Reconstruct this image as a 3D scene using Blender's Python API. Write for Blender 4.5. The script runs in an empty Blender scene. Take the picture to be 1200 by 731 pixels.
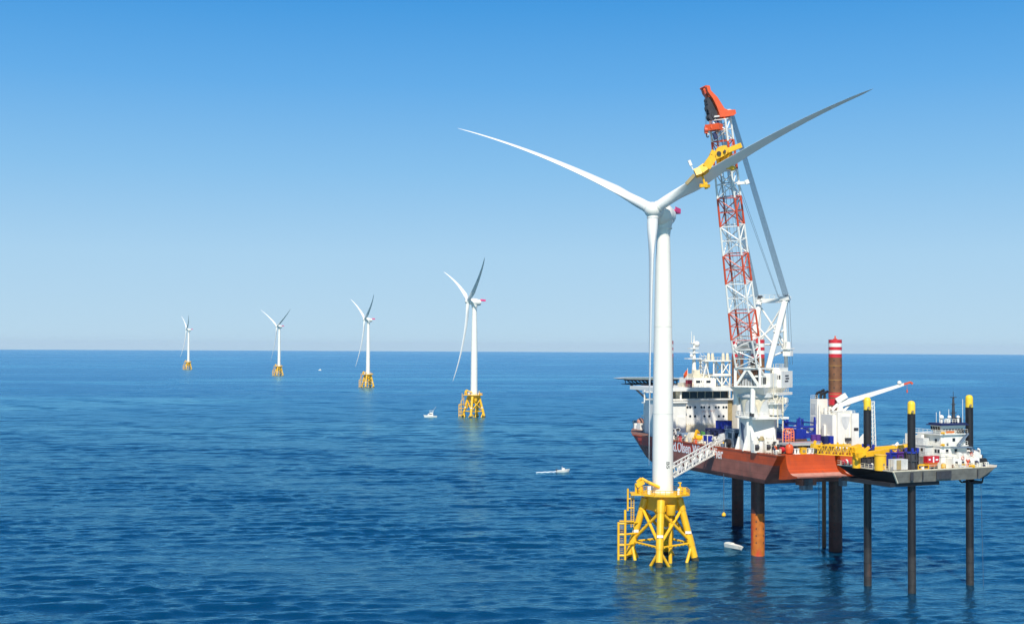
import bpy, math, random
from mathutils import Vector, Matrix
random.seed(7)
R = math.radians
sc = bpy.context.scene
col = sc.collection
V = Vector

# ------------------------------------------------------------------ camera, world, sun, exposure
CAM_H = 61.0
F = 1500.0                                   # focal length in pixels of the 1200 px wide photograph
cam = bpy.data.objects.new('camera', bpy.data.cameras.new('camera'))
col.objects.link(cam)
cam.data.sensor_width = 36; cam.data.lens = 36 * F / 1200
cam.data.clip_start = 1; cam.data.clip_end = 120000
CM = Matrix.Rotation(R(90) + math.atan(40.5 / F), 3, 'X') @ Matrix.Rotation(R(0.29), 3, 'Z')
cam.matrix_world = Matrix.Translation((0, 0, CAM_H)) @ CM.to_4x4()
sc.camera = cam

SUN_EL, SUN_AZ = 47.0, -4.0                  # azimuth: degrees to the right of straight behind the camera
S = V((math.sin(R(SUN_AZ)) * math.cos(R(SUN_EL)), -math.cos(R(SUN_AZ)) * math.cos(R(SUN_EL)), math.sin(R(SUN_EL))))
w = bpy.data.worlds.new('World'); sc.world = w; w.use_nodes = True
nt = w.node_tree
bg = nt.nodes['Background']; bg.inputs[1].default_value = 0.10
sky = nt.nodes.new('ShaderNodeTexSky'); sky.sky_type = 'NISHITA'; sky.sun_disc = False
sky.sun_elevation = R(SUN_EL); sky.sun_rotation = R(180 - SUN_AZ); sky.altitude = 0
sky.air_density = 1.0; sky.dust_density = 0.3; sky.ozone_density = 3.0
tc = nt.nodes.new('ShaderNodeTexCoord'); sx_ = nt.nodes.new('ShaderNodeSeparateXYZ'); cb = nt.nodes.new('ShaderNodeCombineXYZ')
mz = nt.nodes.new('ShaderNodeMath'); mz.operation = 'MULTIPLY_ADD'; mz.inputs[1].default_value = 1.6; mz.inputs[2].default_value = 0.10
nrm = nt.nodes.new('ShaderNodeVectorMath'); nrm.operation = 'NORMALIZE'
hs = nt.nodes.new('ShaderNodeHueSaturation'); hs.inputs['Saturation'].default_value = 1.25; hs.inputs['Value'].default_value = 1.0
L = nt.links.new
L(tc.outputs['Generated'], sx_.inputs[0]); L(sx_.outputs[0], cb.inputs[0]); L(sx_.outputs[1], cb.inputs[1])
L(sx_.outputs[2], mz.inputs[0]); L(mz.outputs[0], cb.inputs[2]); L(cb.outputs[0], nrm.inputs[0]); L(nrm.outputs[0], sky.inputs[0])
# clear-day colouring by height above the horizon, mixed with the physical sky
ramp = nt.nodes.new('ShaderNodeValToRGB'); el_ = ramp.color_ramp.elements
RAMP = [(0.0, (.51, .70, .83)), (.07, (.42, .665, .87)), (.135, (.26, .555, .865)), (.20, (.135, .435, .84)), (.26, (.064, .34, .775)), (.42, (.02, .18, .56)), (1.0, (.02, .10, .36))]
el_[0].position = 0; el_[1].position = 1
for p_, c_ in RAMP[1:-1]: el_.new(p_)
for e_, (p_, c_) in zip(sorted(el_, key=lambda q: q.position), RAMP): e_.color = (*c_, 1)
L(sx_.outputs[2], ramp.inputs[0])
sc10 = nt.nodes.new('ShaderNodeVectorMath'); sc10.operation = 'SCALE'; sc10.inputs['Scale'].default_value = 9.2; L(ramp.outputs[0], sc10.inputs[0])
mxs = nt.nodes.new('ShaderNodeMix'); mxs.data_type = 'RGBA'; mxs.inputs[0].default_value = 0.90
L(sky.outputs[0], hs.inputs['Color']); L(hs.outputs[0], mxs.inputs[6]); L(sc10.outputs[0], mxs.inputs[7]); L(mxs.outputs[2], bg.inputs[0])
sl = bpy.data.lights.new('sun', 'SUN'); sl.energy = 5.0; sl.angle = R(0.53); sl.color = (1, 0.95, 0.87)
so = bpy.data.objects.new('sun', sl); col.objects.link(so); so.rotation_euler = (-S).to_track_quat('-Z', 'Y').to_euler()
sc.view_settings.view_transform = 'Standard'; sc.view_settings.look = 'None'
sc.view_settings.gamma = 1; sc.view_settings.exposure = 0.15
sc.render.engine = 'CYCLES'
sc.cycles.max_bounces = 6; sc.cycles.glossy_bounces = 3

# ------------------------------------------------------------------ helpers
def at(px, py, D):
    """the point that stands D metres ahead on the line of sight measured at a photograph pixel"""
    d = CM @ V(((px - 600) / F, -(py - 365.5) / F, -1)); k = D / d.y
    return V((0, 0, CAM_H)) + d * k
def sea(px, py):
    d = CM @ V(((px - 600) / F, -(py - 365.5) / F, -1)); k = -CAM_H / d.z
    return V((0, 0, CAM_H)) + d * k
RE = 7.4e6
def drop(x, y): return -(x * x + y * y) / (2 * RE)

def mat(name, c, rough=0.5, metal=0.0, seams=0, var=0.12, vscale=0.8, dirt=0.0, dirtc=(0.12, 0.07, 0.04), bump=0.0, streak=True, dscale=0.5, thr=0.56):
    m = bpy.data.materials.new(name); m.use_nodes = True
    n = m.node_tree.nodes; l = m.node_tree.links.new; b = n['Principled BSDF']
    b.inputs['Roughness'].default_value = rough; b.inputs['Metallic'].default_value = metal
    t = n.new('ShaderNodeTexCoord')
    no = n.new('ShaderNodeTexNoise'); no.inputs['Scale'].default_value = vscale; no.inputs['Detail'].default_value = 5
    l(t.outputs['Object'], no.inputs['Vector'])
    cr = n.new('ShaderNodeMapRange'); cr.inputs[1].default_value = 0.3; cr.inputs[2].default_value = 0.7
    cr.inputs[3].default_value = 1 - var; cr.inputs[4].default_value = 1 + var * 0.5
    l(no.outputs[0], cr.inputs[0])
    mx = n.new('ShaderNodeMix'); mx.data_type = 'RGBA'; mx.blend_type = 'MULTIPLY'; mx.inputs[0].default_value = 1
    mx.inputs[6].default_value = (*c, 1); l(cr.outputs[0], mx.inputs[7])
    out = mx.outputs[2]
    if dirt > 0:
        mp = n.new('ShaderNodeMapping'); mp.inputs['Scale'].default_value = (1, 1, 0.22 if streak else 1)
        l(t.outputs['Object'], mp.inputs[0])
        n2 = n.new('ShaderNodeTexNoise'); n2.inputs['Scale'].default_value = dscale; n2.inputs['Detail'].default_value = 8; n2.inputs['Roughness'].default_value = 0.65
        l(mp.outputs[0], n2.inputs['Vector'])
        r2 = n.new('ShaderNodeMapRange'); r2.inputs[1].default_value = thr; r2.inputs[2].default_value = thr + 0.14; r2.inputs[4].default_value = dirt
        l(n2.outputs[0], r2.inputs[0])
        m2 = n.new('ShaderNodeMix'); m2.data_type = 'RGBA'; l(r2.outputs[0], m2.inputs[0]); l(out, m2.inputs[6]); m2.inputs[7].default_value = (*dirtc, 1)
        out = m2.outputs[2]
    if seams:
        sp = n.new('ShaderNodeSeparateXYZ'); l(t.outputs['Object'], sp.inputs[0]); cm = n.new('ShaderNodeCombineXYZ'); l(sp.outputs[0], cm.inputs[0]); l(sp.outputs[2], cm.inputs[1])
        bk_ = n.new('ShaderNodeTexBrick'); bk_.inputs['Scale'].default_value = 1.0; bk_.inputs['Brick Width'].default_value = 6.2; bk_.inputs['Row Height'].default_value = 2.1
        bk_.inputs['Mortar Size'].default_value = 0.07; bk_.inputs['Mortar Smooth'].default_value = 0.6; bk_.inputs['Color1'].default_value = (1, 1, 1, 1); bk_.inputs['Color2'].default_value = (.84, .84, .84, 1); bk_.inputs['Mortar'].default_value = (.58, .55, .55, 1)
        l(cm.outputs[0], bk_.inputs['Vector']); m3 = n.new('ShaderNodeMix'); m3.data_type = 'RGBA'; m3.blend_type = 'MULTIPLY'; m3.inputs[0].default_value = seams; l(out, m3.inputs[6]); l(bk_.outputs[0], m3.inputs[7]); out = m3.outputs[2]
    l(out, b.inputs['Base Color'])
    if bump:
        bp = n.new('ShaderNodeBump'); bp.inputs['Strength'].default_value = bump; bp.inputs['Distance'].default_value = 0.1
        l(no.outputs[0], bp.inputs['Height']); l(bp.outputs[0], b.inputs['Normal'])
    return m
M = {}
M['turb'] = mat('turbine_white_paint', (0.80, 0.765, 0.66), 0.4, var=0.03, vscale=0.15, dirt=0.10, dirtc=(0.62, 0.57, 0.47), dscale=0.12)
M['bladegrey'] = mat('blade_white_paint', (0.78, 0.76, 0.69), 0.4, var=0.04, vscale=0.1)
M['yel'] = mat('jacket_yellow_paint', (0.84, 0.46, 0.012), 0.45, var=0.14, vscale=0.5, dirt=0.4, dirtc=(0.5, 0.18, 0.02), dscale=0.5, thr=0.6)
M['yeld'] = mat('yellow_machine_paint', (0.85, 0.45, 0.012), 0.45, var=0.1, vscale=1.0, dirt=0.12, dirtc=(0.35, 0.15, 0.03))
M['cap'] = mat('leg_cap_yellow', (0.85, 0.56, 0.03), 0.45, var=0.1, vscale=0.5, dirt=0.2, dirtc=(0.4, 0.2, 0.03))
M['ring'] = mat('ochre_ring_paint', (0.34, 0.17, 0.05), 0.6)
M['algae'] = mat('marine_growth', (0.06, 0.05, 0.02), 0.8, var=0.4, vscale=2)
M['pink'] = mat('signal_pink_paint', (0.80, 0.05, 0.20), 0.5)
M['white'] = mat('ship_white_paint', (0.80, 0.77, 0.68), 0.4, var=0.07, vscale=0.4, dirt=0.35, dirtc=(0.42, 0.34, 0.24), dscale=0.6)
M['cream'] = mat('cream_paint', (0.74, 0.66, 0.48), 0.5, var=0.12, dirt=0.3, dirtc=(0.35, 0.25, 0.13))
M['tan'] = mat('tan_panel_paint', (0.36, 0.27, 0.12), 0.55, var=0.15)
M['grey'] = mat('grey_paint', (0.42, 0.42, 0.40), 0.5, var=0.15, dirt=0.4, dirtc=(0.2, 0.17, 0.13))
M['lgrey'] = mat('light_grey_paint', (0.58, 0.58, 0.55), 0.5, var=0.15, dirt=0.3, dirtc=(0.3, 0.25, 0.2))
M['dark'] = mat('dark_steel', (0.045, 0.045, 0.05), 0.55, var=0.3, dirt=0.3, dirtc=(0.12, 0.06, 0.03))
M['black'] = mat('black_rubber_and_shade', (0.018, 0.018, 0.02), 0.6)
M['glass'] = mat('dark_window_glass', (0.015, 0.02, 0.028), 0.08)
M['orange'] = mat('hull_orange_paint', (0.52, 0.070, 0.008), 0.45, seams=.8, var=0.18, vscale=0.25, dirt=0.7, dirtc=(0.28, 0.06, 0.02), dscale=0.35)
M['redband'] = mat('hull_red_paint', (0.46, 0.048, 0.020), 0.45, seams=.8, var=0.18, vscale=0.25, dirt=0.6, dirtc=(0.2, 0.04, 0.02), dscale=0.35)
M['anti'] = mat('brown_antifouling', (0.30, 0.11, 0.08), 0.7, seams=.8, var=0.3, vscale=0.3, dirt=0.6, dirtc=(0.14, 0.09, 0.07), dscale=0.3, thr=0.5, bump=0.3)
M['lip'] = mat('pale_red_and_lit_antifouling', (0.50, 0.24, 0.17), 0.65, var=0.2)  # on the stern lip, sunlight painted into the antifouling; elsewhere plain pale red
M['leg'] = mat('rusty_leg_steel', (0.20, 0.085, 0.035), 0.6, var=0.3, vscale=0.5, dirt=0.5, dirtc=(0.09, 0.045, 0.03), dscale=0.5, bump=0.3)
M['legred'] = mat('leg_red_patch', (0.52, 0.05, 0.03), 0.55, var=0.2)
M['legsea'] = mat('leg_growth_with_shade', (0.075, 0.018, 0.014), 0.65, var=0.3, vscale=0.6, dirt=0.7, dirtc=(0.08, 0.02, 0.015), dscale=0.35, thr=0.52, bump=0.4)  # hull shade put into the growth colour, which is orange in sun
M['legdk'] = mat('leg_steel_with_hull_shade', (0.07, 0.022, 0.018), 0.55, var=0.4, vscale=0.5, dirt=0.5, dirtc=(0.03, 0.015, 0.015), dscale=0.5, bump=0.3)  # shade under the hull put into a darker steel colour
M['legor'] = mat('leg_orange_growth', (0.50, 0.14, 0.012), 0.65, var=0.3, vscale=0.6, dirt=0.95, dirtc=(0.55, 0.03, 0.012), dscale=0.3, thr=0.47, bump=0.4)
M['red'] = mat('signal_red_paint', (0.55, 0.02, 0.03), 0.45)
M['craner'] = mat('boom_red_paint', (0.62, 0.085, 0.03), 0.45, var=0.1)
M['cranew'] = mat('boom_white_paint', (0.80, 0.78, 0.70), 0.4, var=0.06)
M['headr'] = mat('boom_head_orange_red', (0.72, 0.09, 0.015), 0.45, var=0.12)
M['blue'] = mat('cargo_blue_paint', (0.012, 0.03, 0.30), 0.45, var=0.2, dirt=0.2)
M['navy'] = mat('dark_blue_paint', (0.015, 0.022, 0.09), 0.5, var=0.25)
M['bluegrey'] = mat('blue_grey_paint', (0.16, 0.21, 0.27), 0.5, var=0.2)
M['purple'] = mat('purple_paint', (0.10, 0.03, 0.22), 0.5)
M['green'] = mat('deck_green_paint', (0.06, 0.13, 0.06), 0.6, var=0.2)
M['mach'] = mat('bright_green_paint', (0.08, 0.32, 0.06), 0.5)
M['rust'] = mat('rusty_steel', (0.16, 0.075, 0.04), 0.75, var=0.5, vscale=2, dirt=0.6, dirtc=(0.06, 0.035, 0.025))
M['deck'] = mat('worn_red_deck', (0.24, 0.11, 0.07), 0.7, var=0.35, vscale=0.4, dirt=0.6, dirtc=(0.12, 0.10, 0.09), streak=False)
M['ldeck'] = mat('cream_deck', (0.62, 0.55, 0.40), 0.65, var=0.2, dirt=0.4, dirtc=(0.3, 0.25, 0.18), streak=False)
M['lhull'] = mat('weathered_grey_hull', (0.16, 0.155, 0.13), 0.6, seams=.6, var=0.3, vscale=0.5, dirt=0.7, dirtc=(0.22, 0.17, 0.10), dscale=0.5, bump=0.2)
M['lleg'] = mat('black_leg_paint', (0.012, 0.011, 0.012), 0.5, var=0.3, dirt=0.3, dirtc=(0.05, 0.035, 0.03), dscale=0.5)
M['legpale'] = mat('dark_grey_leg', (0.032, 0.029, 0.027), 0.6, var=0.4, dirt=0.6, dirtc=(0.12, 0.05, 0.03))  # lower leg, a little paler than the black above
M['cable'] = mat('steel_cable', (0.10, 0.13, 0.17), 0.4, metal=0.3)
M['lifeor'] = mat('lifeboat_orange', (0.75, 0.18, 0.03), 0.45)
M['cageor'] = mat('orange_ladder_paint', (0.80, 0.20, 0.08), 0.45)
M['text'] = mat('white_lettering', (0.80, 0.78, 0.76), 0.5, var=0.03)
M['textd'] = mat('dark_lettering', (0.06, 0.06, 0.06), 0.5, var=0.03)
M['textr'] = mat('faded_red_lettering', (0.62, 0.38, 0.30), 0.5, var=0.03)
M['skin'] = mat('skin', (0.5, 0.3, 0.2), 0.5)
M['shirt'] = mat('white_shirt', (0.7, 0.72, 0.78), 0.8)
M['trouser'] = mat('dark_trousers', (0.02, 0.02, 0.035), 0.8)
M['foam'] = mat('sea_foam', (0.75, 0.82, 0.85), 0.7, var=0.1)

class MB:
    """collects shapes into one mesh"""
    def __init__(s): s.v = []; s.f = []; s.mi = []; s.sm = []
    def add(s, vs, fs, mi=0, smooth=False):
        o = len(s.v); s.v += [V(p) for p in vs]
        for f in fs: s.f.append([o + i for i in f]); s.mi.append(mi); s.sm.append(smooth)
        return s
    def hexa(s, p, mi=0):      # 8 points: bottom loop then top loop
        return s.add(p, [(3, 2, 1, 0), (4, 5, 6, 7), (0, 1, 5, 4), (1, 2, 6, 5), (2, 3, 7, 6), (3, 0, 4, 7)], mi)
    def box(s, x0, x1, y0, y1, z0, z1, mi=0):
        return s.hexa([(x0, y0, z0), (x1, y0, z0), (x1, y1, z0), (x0, y1, z0), (x0, y0, z1), (x1, y0, z1), (x1, y1, z1), (x0, y1, z1)], mi)
    def cbox(s, c, sx, sy, sz, mi=0):    # centre of the base
        return s.box(c[0] - sx / 2, c[0] + sx / 2, c[1] - sy / 2, c[1] + sy / 2, c[2], c[2] + sz, mi)
    def bar(s, a, b, wd, ht, mi=0, up=(0, 0, 1)):
        a, b = V(a), V(b); d = (b - a).normalized(); u = V(up)
        if abs(d.dot(u)) > 0.97: u = V((1, 0, 0))
        x = d.cross(u).normalized() * wd / 2; y = x.cross(d).normalized() * ht / 2
        return s.hexa([a - x - y, a + x - y, a + x + y, a - x + y, b - x - y, b + x - y, b + x + y, b - x + y], mi)
    def tube(s, a, b, r1, r2=None, n=8, mi=0, smooth=True, cap=True):
        r2 = r1 if r2 is None else r2; a, b = V(a), V(b); d = (b - a)
        if d.length < 1e-6: return s
        d.normalize(); u = V((0, 0, 1)) if abs(d.z) < 0.95 else V((1, 0, 0))
        x = d.cross(u).normalized(); y = x.cross(d)
        vs = []
        for p, r in ((a, r1), (b, r2)):
            for i in range(n):
                t = 2 * math.pi * i / n; vs.append(p + x * (r * math.cos(t)) + y * (r * math.sin(t)))
        s.add(vs, [(i, (i + 1) % n, n + (i + 1) % n, n + i) for i in range(n)], mi, smooth)
        if cap: s.add(vs, [tuple(range(n - 1, -1, -1)), tuple(range(n, 2 * n))], mi)
        return s
    def path(s, pts, r, n=6, mi=0):
        for i in range(len(pts) - 1): s.tube(pts[i], pts[i + 1], r if not isinstance(r, (list, tuple)) else r[i], r if not isinstance(r, (list, tuple)) else r[i + 1], n, mi)
        return s
    def lathe(s, prof, n=32, c=(0, 0, 0), mi=0, axis=None, xd=None, mis=None, smooth=True, caps=True):
        c = V(c); ax = V(axis or (0, 0, 1)).normalized()
        u = V((1, 0, 0)) if abs(ax.x) < 0.9 else V((0, 1, 0))
        x = (u - ax * u.dot(ax)).normalized(); y = ax.cross(x)
        vs = [c + ax * h + x * (r * math.cos(2 * math.pi * i / n)) + y * (r * math.sin(2 * math.pi * i / n)) for r, h in prof for i in range(n)]
        for k in range(len(prof) - 1):
            fs = [(k * n + i, k * n + (i + 1) % n, (k + 1) * n + (i + 1) % n, (k + 1) * n + i) for i in range(n)]
            o = len(s.v)
            if k == 0: base = o; s.v += vs
            for f in fs: s.f.append([base + q for q in f]); s.mi.append(mis[k] if mis else mi); s.sm.append(smooth)
        if caps:
            m = len(prof) - 1
            s.f.append([base + i for i in range(n - 1, -1, -1)]); s.mi.append(mis[0] if mis else mi); s.sm.append(False)
            s.f.append([base + m * n + i for i in range(n)]); s.mi.append(mis[-1] if mis else mi); s.sm.append(False)
        return s
    def prism(s, poly, off, mi=0):       # 3-D polygon swept by a vector
        n = len(poly); off = V(off); vs = [V(p) for p in poly] + [V(p) + off for p in poly]
        return s.add(vs, [tuple(range(n - 1, -1, -1)), tuple(range(n, 2 * n))] + [(i, (i + 1) % n, n + (i + 1) % n, n + i) for i in range(n)], mi)
    def sphere(s, c, r, n=14, mi=0, sz=1.0):
        pr = [(max(r * math.sin(math.pi * k / n), 0.001), -r * sz * math.cos(math.pi * k / n)) for k in range(n + 1)]
        return s.lathe(pr, n * 2, c, mi)
    def rail(s, pts, h=1.1, step=2.0, r=0.05, mi=0, closed=False, mid=True):
        pts = [V(p) for p in pts]
        if closed: pts = pts + [pts[0]]
        for a, b in zip(pts, pts[1:]):
            Ln = (b - a).length; k = max(1, round(Ln / step)); up = V((0, 0, h))
            s.tube(a + up, b + up, r, n=4, mi=mi)
            if mid: s.tube(a + up * 0.5, b + up * 0.5, r * 0.8, n=4, mi=mi)
            for i in range(k + 1):
                p = a.lerp(b, i / k); s.tube(p, p + up, r, n=4, mi=mi)
        return s
    def xform(s, mtx):
        s.v = [mtx @ p for p in s.v]; return s
    def build(s, name, mats, parent=None, world=False):
        if not isinstance(mats, (list, tuple)): mats = [mats]
        vs = s.v
        if world and parent is not None:
            inv = parent.matrix_basis.inverted() if parent.parent is None else (parent.parent.matrix_basis @ parent.matrix_basis).inverted()
            vs = [inv @ p for p in vs]
        me = bpy.data.meshes.new(name); me.from_pydata([tuple(p) for p in vs], [], s.f)
        for m in mats: me.materials.append(m)
        me.polygons.foreach_set('material_index', s.mi); me.polygons.foreach_set('use_smooth', s.sm)
        me.update()
        if any(s.sm): me.set_sharp_from_angle(angle=R(38))
        o = bpy.data.objects.new(name, me); col.objects.link(o)
        if parent is not None: o.parent = parent
        return o

def thing(name, label, cat, loc=(0, 0, 0), rz=0.0, group=None):
    o = bpy.data.objects.new(name, None); col.objects.link(o); o.empty_display_size = 0.5
    o.location = loc; o.rotation_euler = (0, 0, rz); o['label'] = label; o['category'] = cat
    if group: o['group'] = group
    o.matrix_basis = Matrix.Translation(V(loc)) @ Matrix.Rotation(rz, 4, 'Z')
    return o
def tag(o, label, cat, group=None):
    o['label'] = label; o['category'] = cat
    if group: o['group'] = group
    return o
def text_mesh(txt, size, extrude=0.01, bold=0.0):
    cu = bpy.data.curves.new('t', 'FONT'); cu.body = txt; cu.size = size; cu.extrude = extrude; cu.offset = bold
    cu.align_x = 'CENTER'; cu.align_y = 'CENTER'
    o = bpy.data.objects.new('t', cu); col.objects.link(o)
    dg = bpy.context.evaluated_depsgraph_get(); me = bpy.data.meshes.new_from_object(o.evaluated_get(dg))
    bpy.data.objects.remove(o); bpy.data.curves.remove(cu)
    mb = MB(); mb.add([v.co.copy() for v in me.vertices], [tuple(p.vertices) for p in me.polygons]); bpy.data.meshes.remove(me)
    return mb
# ------------------------------------------------------------------ the sea
import numpy as np
SEA_ROUGH = 0.12
def make_sea():
    """one sheet to the horizon, with real waves in the wide sector the pictures look at"""
    rg = np.random.default_rng(11)
    r = [140.0]
    while r[-1] < 2600: r.append(r[-1] + max(0.9, r[-1] * 0.0021))
    k0 = len(r)
    while r[-1] < 40000: r.append(r[-1] * 1.05)
    r = np.array(r); na = 1000; half = R(48)
    th = np.linspace(-half, half, na)
    rr, tt = np.meshgrid(r, th, indexing='ij'); X = rr * np.sin(tt); Y = rr * np.cos(tt)
    dr = np.gradient(r)[:, None]; Z = np.zeros_like(X)
    def lowf(lx, ly, n=7):
        q = np.zeros_like(X)
        for _ in range(n):
            a = rg.uniform(-.5, .5); f = rg.uniform(.6, 1.7)
            q += np.sin((X * math.cos(a) + Y * math.sin(a)) * f * 6.283 / lx + (Y * math.cos(a) - X * math.sin(a)) * f * 6.283 / ly * rg.uniform(.6, 1) + rg.uniform(0, 6.28))
        return q / math.sqrt(n / 2)
    gust = np.clip(0.95 + 0.2 * lowf(260, 120), 0.4, 1.4)
    lam = np.geomspace(2.2, 50, 90)
    for l_ in lam:
        a = rg.normal(math.pi / 2 + 0.16, 0.40 if l_ < 8 else 0.26); kk = 6.2832 / l_
        slope = 0.0245 * (1.0 if l_ < 5.5 else (5.5 / l_) ** 0.75 * (1 if l_ < 14 else (14 / l_) ** 0.7))
        amp = slope / kk * 1.414
        att = np.clip((l_ / dr - 2.2) / 3.0, 0, 1)
        ph = kk * (X * math.cos(a) + Y * math.sin(a)) + rg.uniform(0, 6.28)
        Z += amp * att * (np.sin(ph) + 0.18 * np.cos(2 * ph)) * (gust if l_ < 25 else 1)
    edge = np.clip((half - np.abs(tt)) / R(3), 0, 1) * np.clip((rr - 140) / 25, 0, 1)
    Z = Z * edge - rr ** 2 / (2 * RE)
    nr = len(r); vs = np.stack([X, Y, Z], -1).reshape(-1, 3)
    ii, jj = np.meshgrid(np.arange(nr - 1), np.arange(na - 1), indexing='ij'); b_ = (ii * na + jj).ravel()
    q1 = np.stack([b_, b_ + na, b_ + na + 1, b_ + 1], -1)[:, ::-1]
    # the rest of the circle, plain
    rc = [140.0, 400, 1000, 2600, 6000, 12000, 20000, 30000, r[-1]]; nc = 120
    tc_ = np.linspace(half, 2 * math.pi - half, nc); R2, T2 = np.meshgrid(rc, tc_, indexing='ij')
    v2 = np.stack([R2 * np.sin(T2), R2 * np.cos(T2), -R2 ** 2 / (2 * RE)], -1).reshape(-1, 3); o2 = len(vs)
    ii, jj = np.meshgrid(np.arange(len(rc) - 1), np.arange(nc - 1), indexing='ij'); b2 = (o2 + ii * nc + jj).ravel()
    q2 = np.stack([b2, b2 + nc, b2 + nc + 1, b2 + 1], -1)[:, ::-1]
    o3 = o2 + len(v2); tf = np.linspace(-half, 2 * math.pi - half, 181)[:-1]
    v3 = np.concatenate([[[0, 0, 0]], np.stack([140.4 * np.sin(tf), 140.4 * np.cos(tf), tf * 0 - .002], -1)]); k = np.arange(180)
    t3 = np.stack([o3 + 0 * k, o3 + 1 + (k + 1) % 180, o3 + 1 + k], -1)
    V_ = np.concatenate([vs, v2, v3]).astype(np.float32); Q = np.concatenate([q1, q2]).astype(np.int32)
    me = bpy.data.meshes.new('sea_water'); me.vertices.add(len(V_)); me.vertices.foreach_set('co', V_.ravel())
    nl = Q.size + t3.size; me.loops.add(nl); me.loops.foreach_set('vertex_index', np.concatenate([Q.ravel(), t3.ravel().astype(np.int32)]))
    npoly = len(Q) + len(t3); me.polygons.add(npoly)
    me.polygons.foreach_set('loop_start', np.concatenate([np.arange(len(Q)) * 4, Q.size + np.arange(len(t3)) * 3]).astype(np.int32))
    me.polygons.foreach_set('use_smooth', np.ones(npoly, dtype=bool)); me.update(calc_edges=True)
    m = bpy.data.materials.new('sea_water'); m.use_nodes = True
    nd = m.node_tree.nodes; l = m.node_tree.links.new; b = nd['Principled BSDF']
    b.inputs['Base Color'].default_value = (0.0006, 0.034, 0.082, 1)
    b.inputs['IOR'].default_value = 1.33; b.inputs['Roughness'].default_value = 0.16; b.inputs['Specular IOR Level'].default_value = 0.5; b.inputs['Specular Tint'].default_value = (.8, .93, 1, 1)
    t = nd.new('ShaderNodeTexCoord')
    def noise(sx, sy, amp, detail=2, rough=0.5, rot=0.0, dist=0.0):
        mp = nd.new('ShaderNodeMapping'); mp.inputs['Scale'].default_value = (1 / sx, 1 / sy, 1); mp.inputs['Rotation'].default_value = (0, 0, R(rot))
        l(t.outputs['Object'], mp.inputs[0])
        no = nd.new('ShaderNodeTexNoise'); no.noise_dimensions = '2D'; no.inputs['Scale'].default_value = 1; no.inputs['Detail'].default_value = detail
        no.inputs['Roughness'].default_value = rough; no.inputs['Distortion'].default_value = dist
        l(mp.outputs[0], no.inputs['Vector'])
        mu = nd.new('ShaderNodeMath'); mu.operation = 'MULTIPLY'; mu.inputs[1].default_value = amp; l(no.outputs[0], mu.inputs[0])
        return mu.outputs[0], no.outputs[0]
    def add(a, b_):
        q = nd.new('ShaderNodeMath'); q.operation = 'ADD'; l(a, q.inputs[0]); l(b_, q.inputs[1]); return q.outputs[0]
    h = add(noise(3.6, 1.6, 0.28, 4, 0.62, rot=10)[0], noise(1.3, .7, 0.09, 3, 0.6, rot=-6)[0])
    # wind patches: rougher water, and long calmer slicks
    _, pa = noise(620, 260, 1, 4, 0.6, rot=14, dist=0.8)
    _, pb = noise(1100, 420, 1, 6, 0.6, rot=-4, dist=1.2)
    def rng(src, a, b_, c, d):
        q = nd.new('ShaderNodeMapRange'); q.inputs[1].default_value = a; q.inputs[2].default_value = b_; q.inputs[3].default_value = c; q.inputs[4].default_value = d; l(src, q.inputs[0]); return q.outputs[0]
    def math_(op, a, b_):
        q = nd.new('ShaderNodeMath'); q.operation = op; l(a, q.inputs[0]); l(b_, q.inputs[1]); return q.outputs[0]
    slick = math_('MAXIMUM', rng(pb, .52, .68, 0, .8), rng(pa, .55, .75, 0, .8))
    st = rng(slick, 0, 1, 1.0, 0.42)
    sp_ = nd.new('ShaderNodeSeparateXYZ'); l(t.outputs['Object'], sp_.inputs[0])      # open water farther out is choppier
    ro = rng(sp_.outputs[1], 420, 1800, SEA_ROUGH, 0.30)
    gl = nd.new('ShaderNodeBsdfGlossy'); gl.inputs['Color'].default_value = (.53, .91, 1, 1)
    fr_ = nd.new('ShaderNodeFresnel'); fr_.inputs['IOR'].default_value = 1.56; ms_ = nd.new('ShaderNodeMixShader')
    b.inputs['Specular IOR Level'].default_value = 0; b.inputs['Roughness'].default_value = .8
    l(math_('MULTIPLY', ro, rng(slick, 0, 1, 1.0, 0.6)), gl.inputs['Roughness'])
    l(fr_.outputs[0], ms_.inputs[0]); l(b.outputs[0], ms_.inputs[1]); l(gl.outputs[0], ms_.inputs[2]); l(ms_.outputs[0], nd['Material Output'].inputs[0])
    bp = nd.new('ShaderNodeBump'); bp.inputs['Distance'].default_value = 1.0
    l(h, bp.inputs['Height']); l(st, bp.inputs['Strength']); l(bp.outputs[0], b.inputs['Normal']); l(bp.outputs[0], gl.inputs['Normal']); l(bp.outputs[0], fr_.inputs['Normal'])
    me.materials.append(m); o = bpy.data.objects.new('sea_water', me); col.objects.link(o); o['kind'] = 'structure'
    return o
make_sea()

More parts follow.
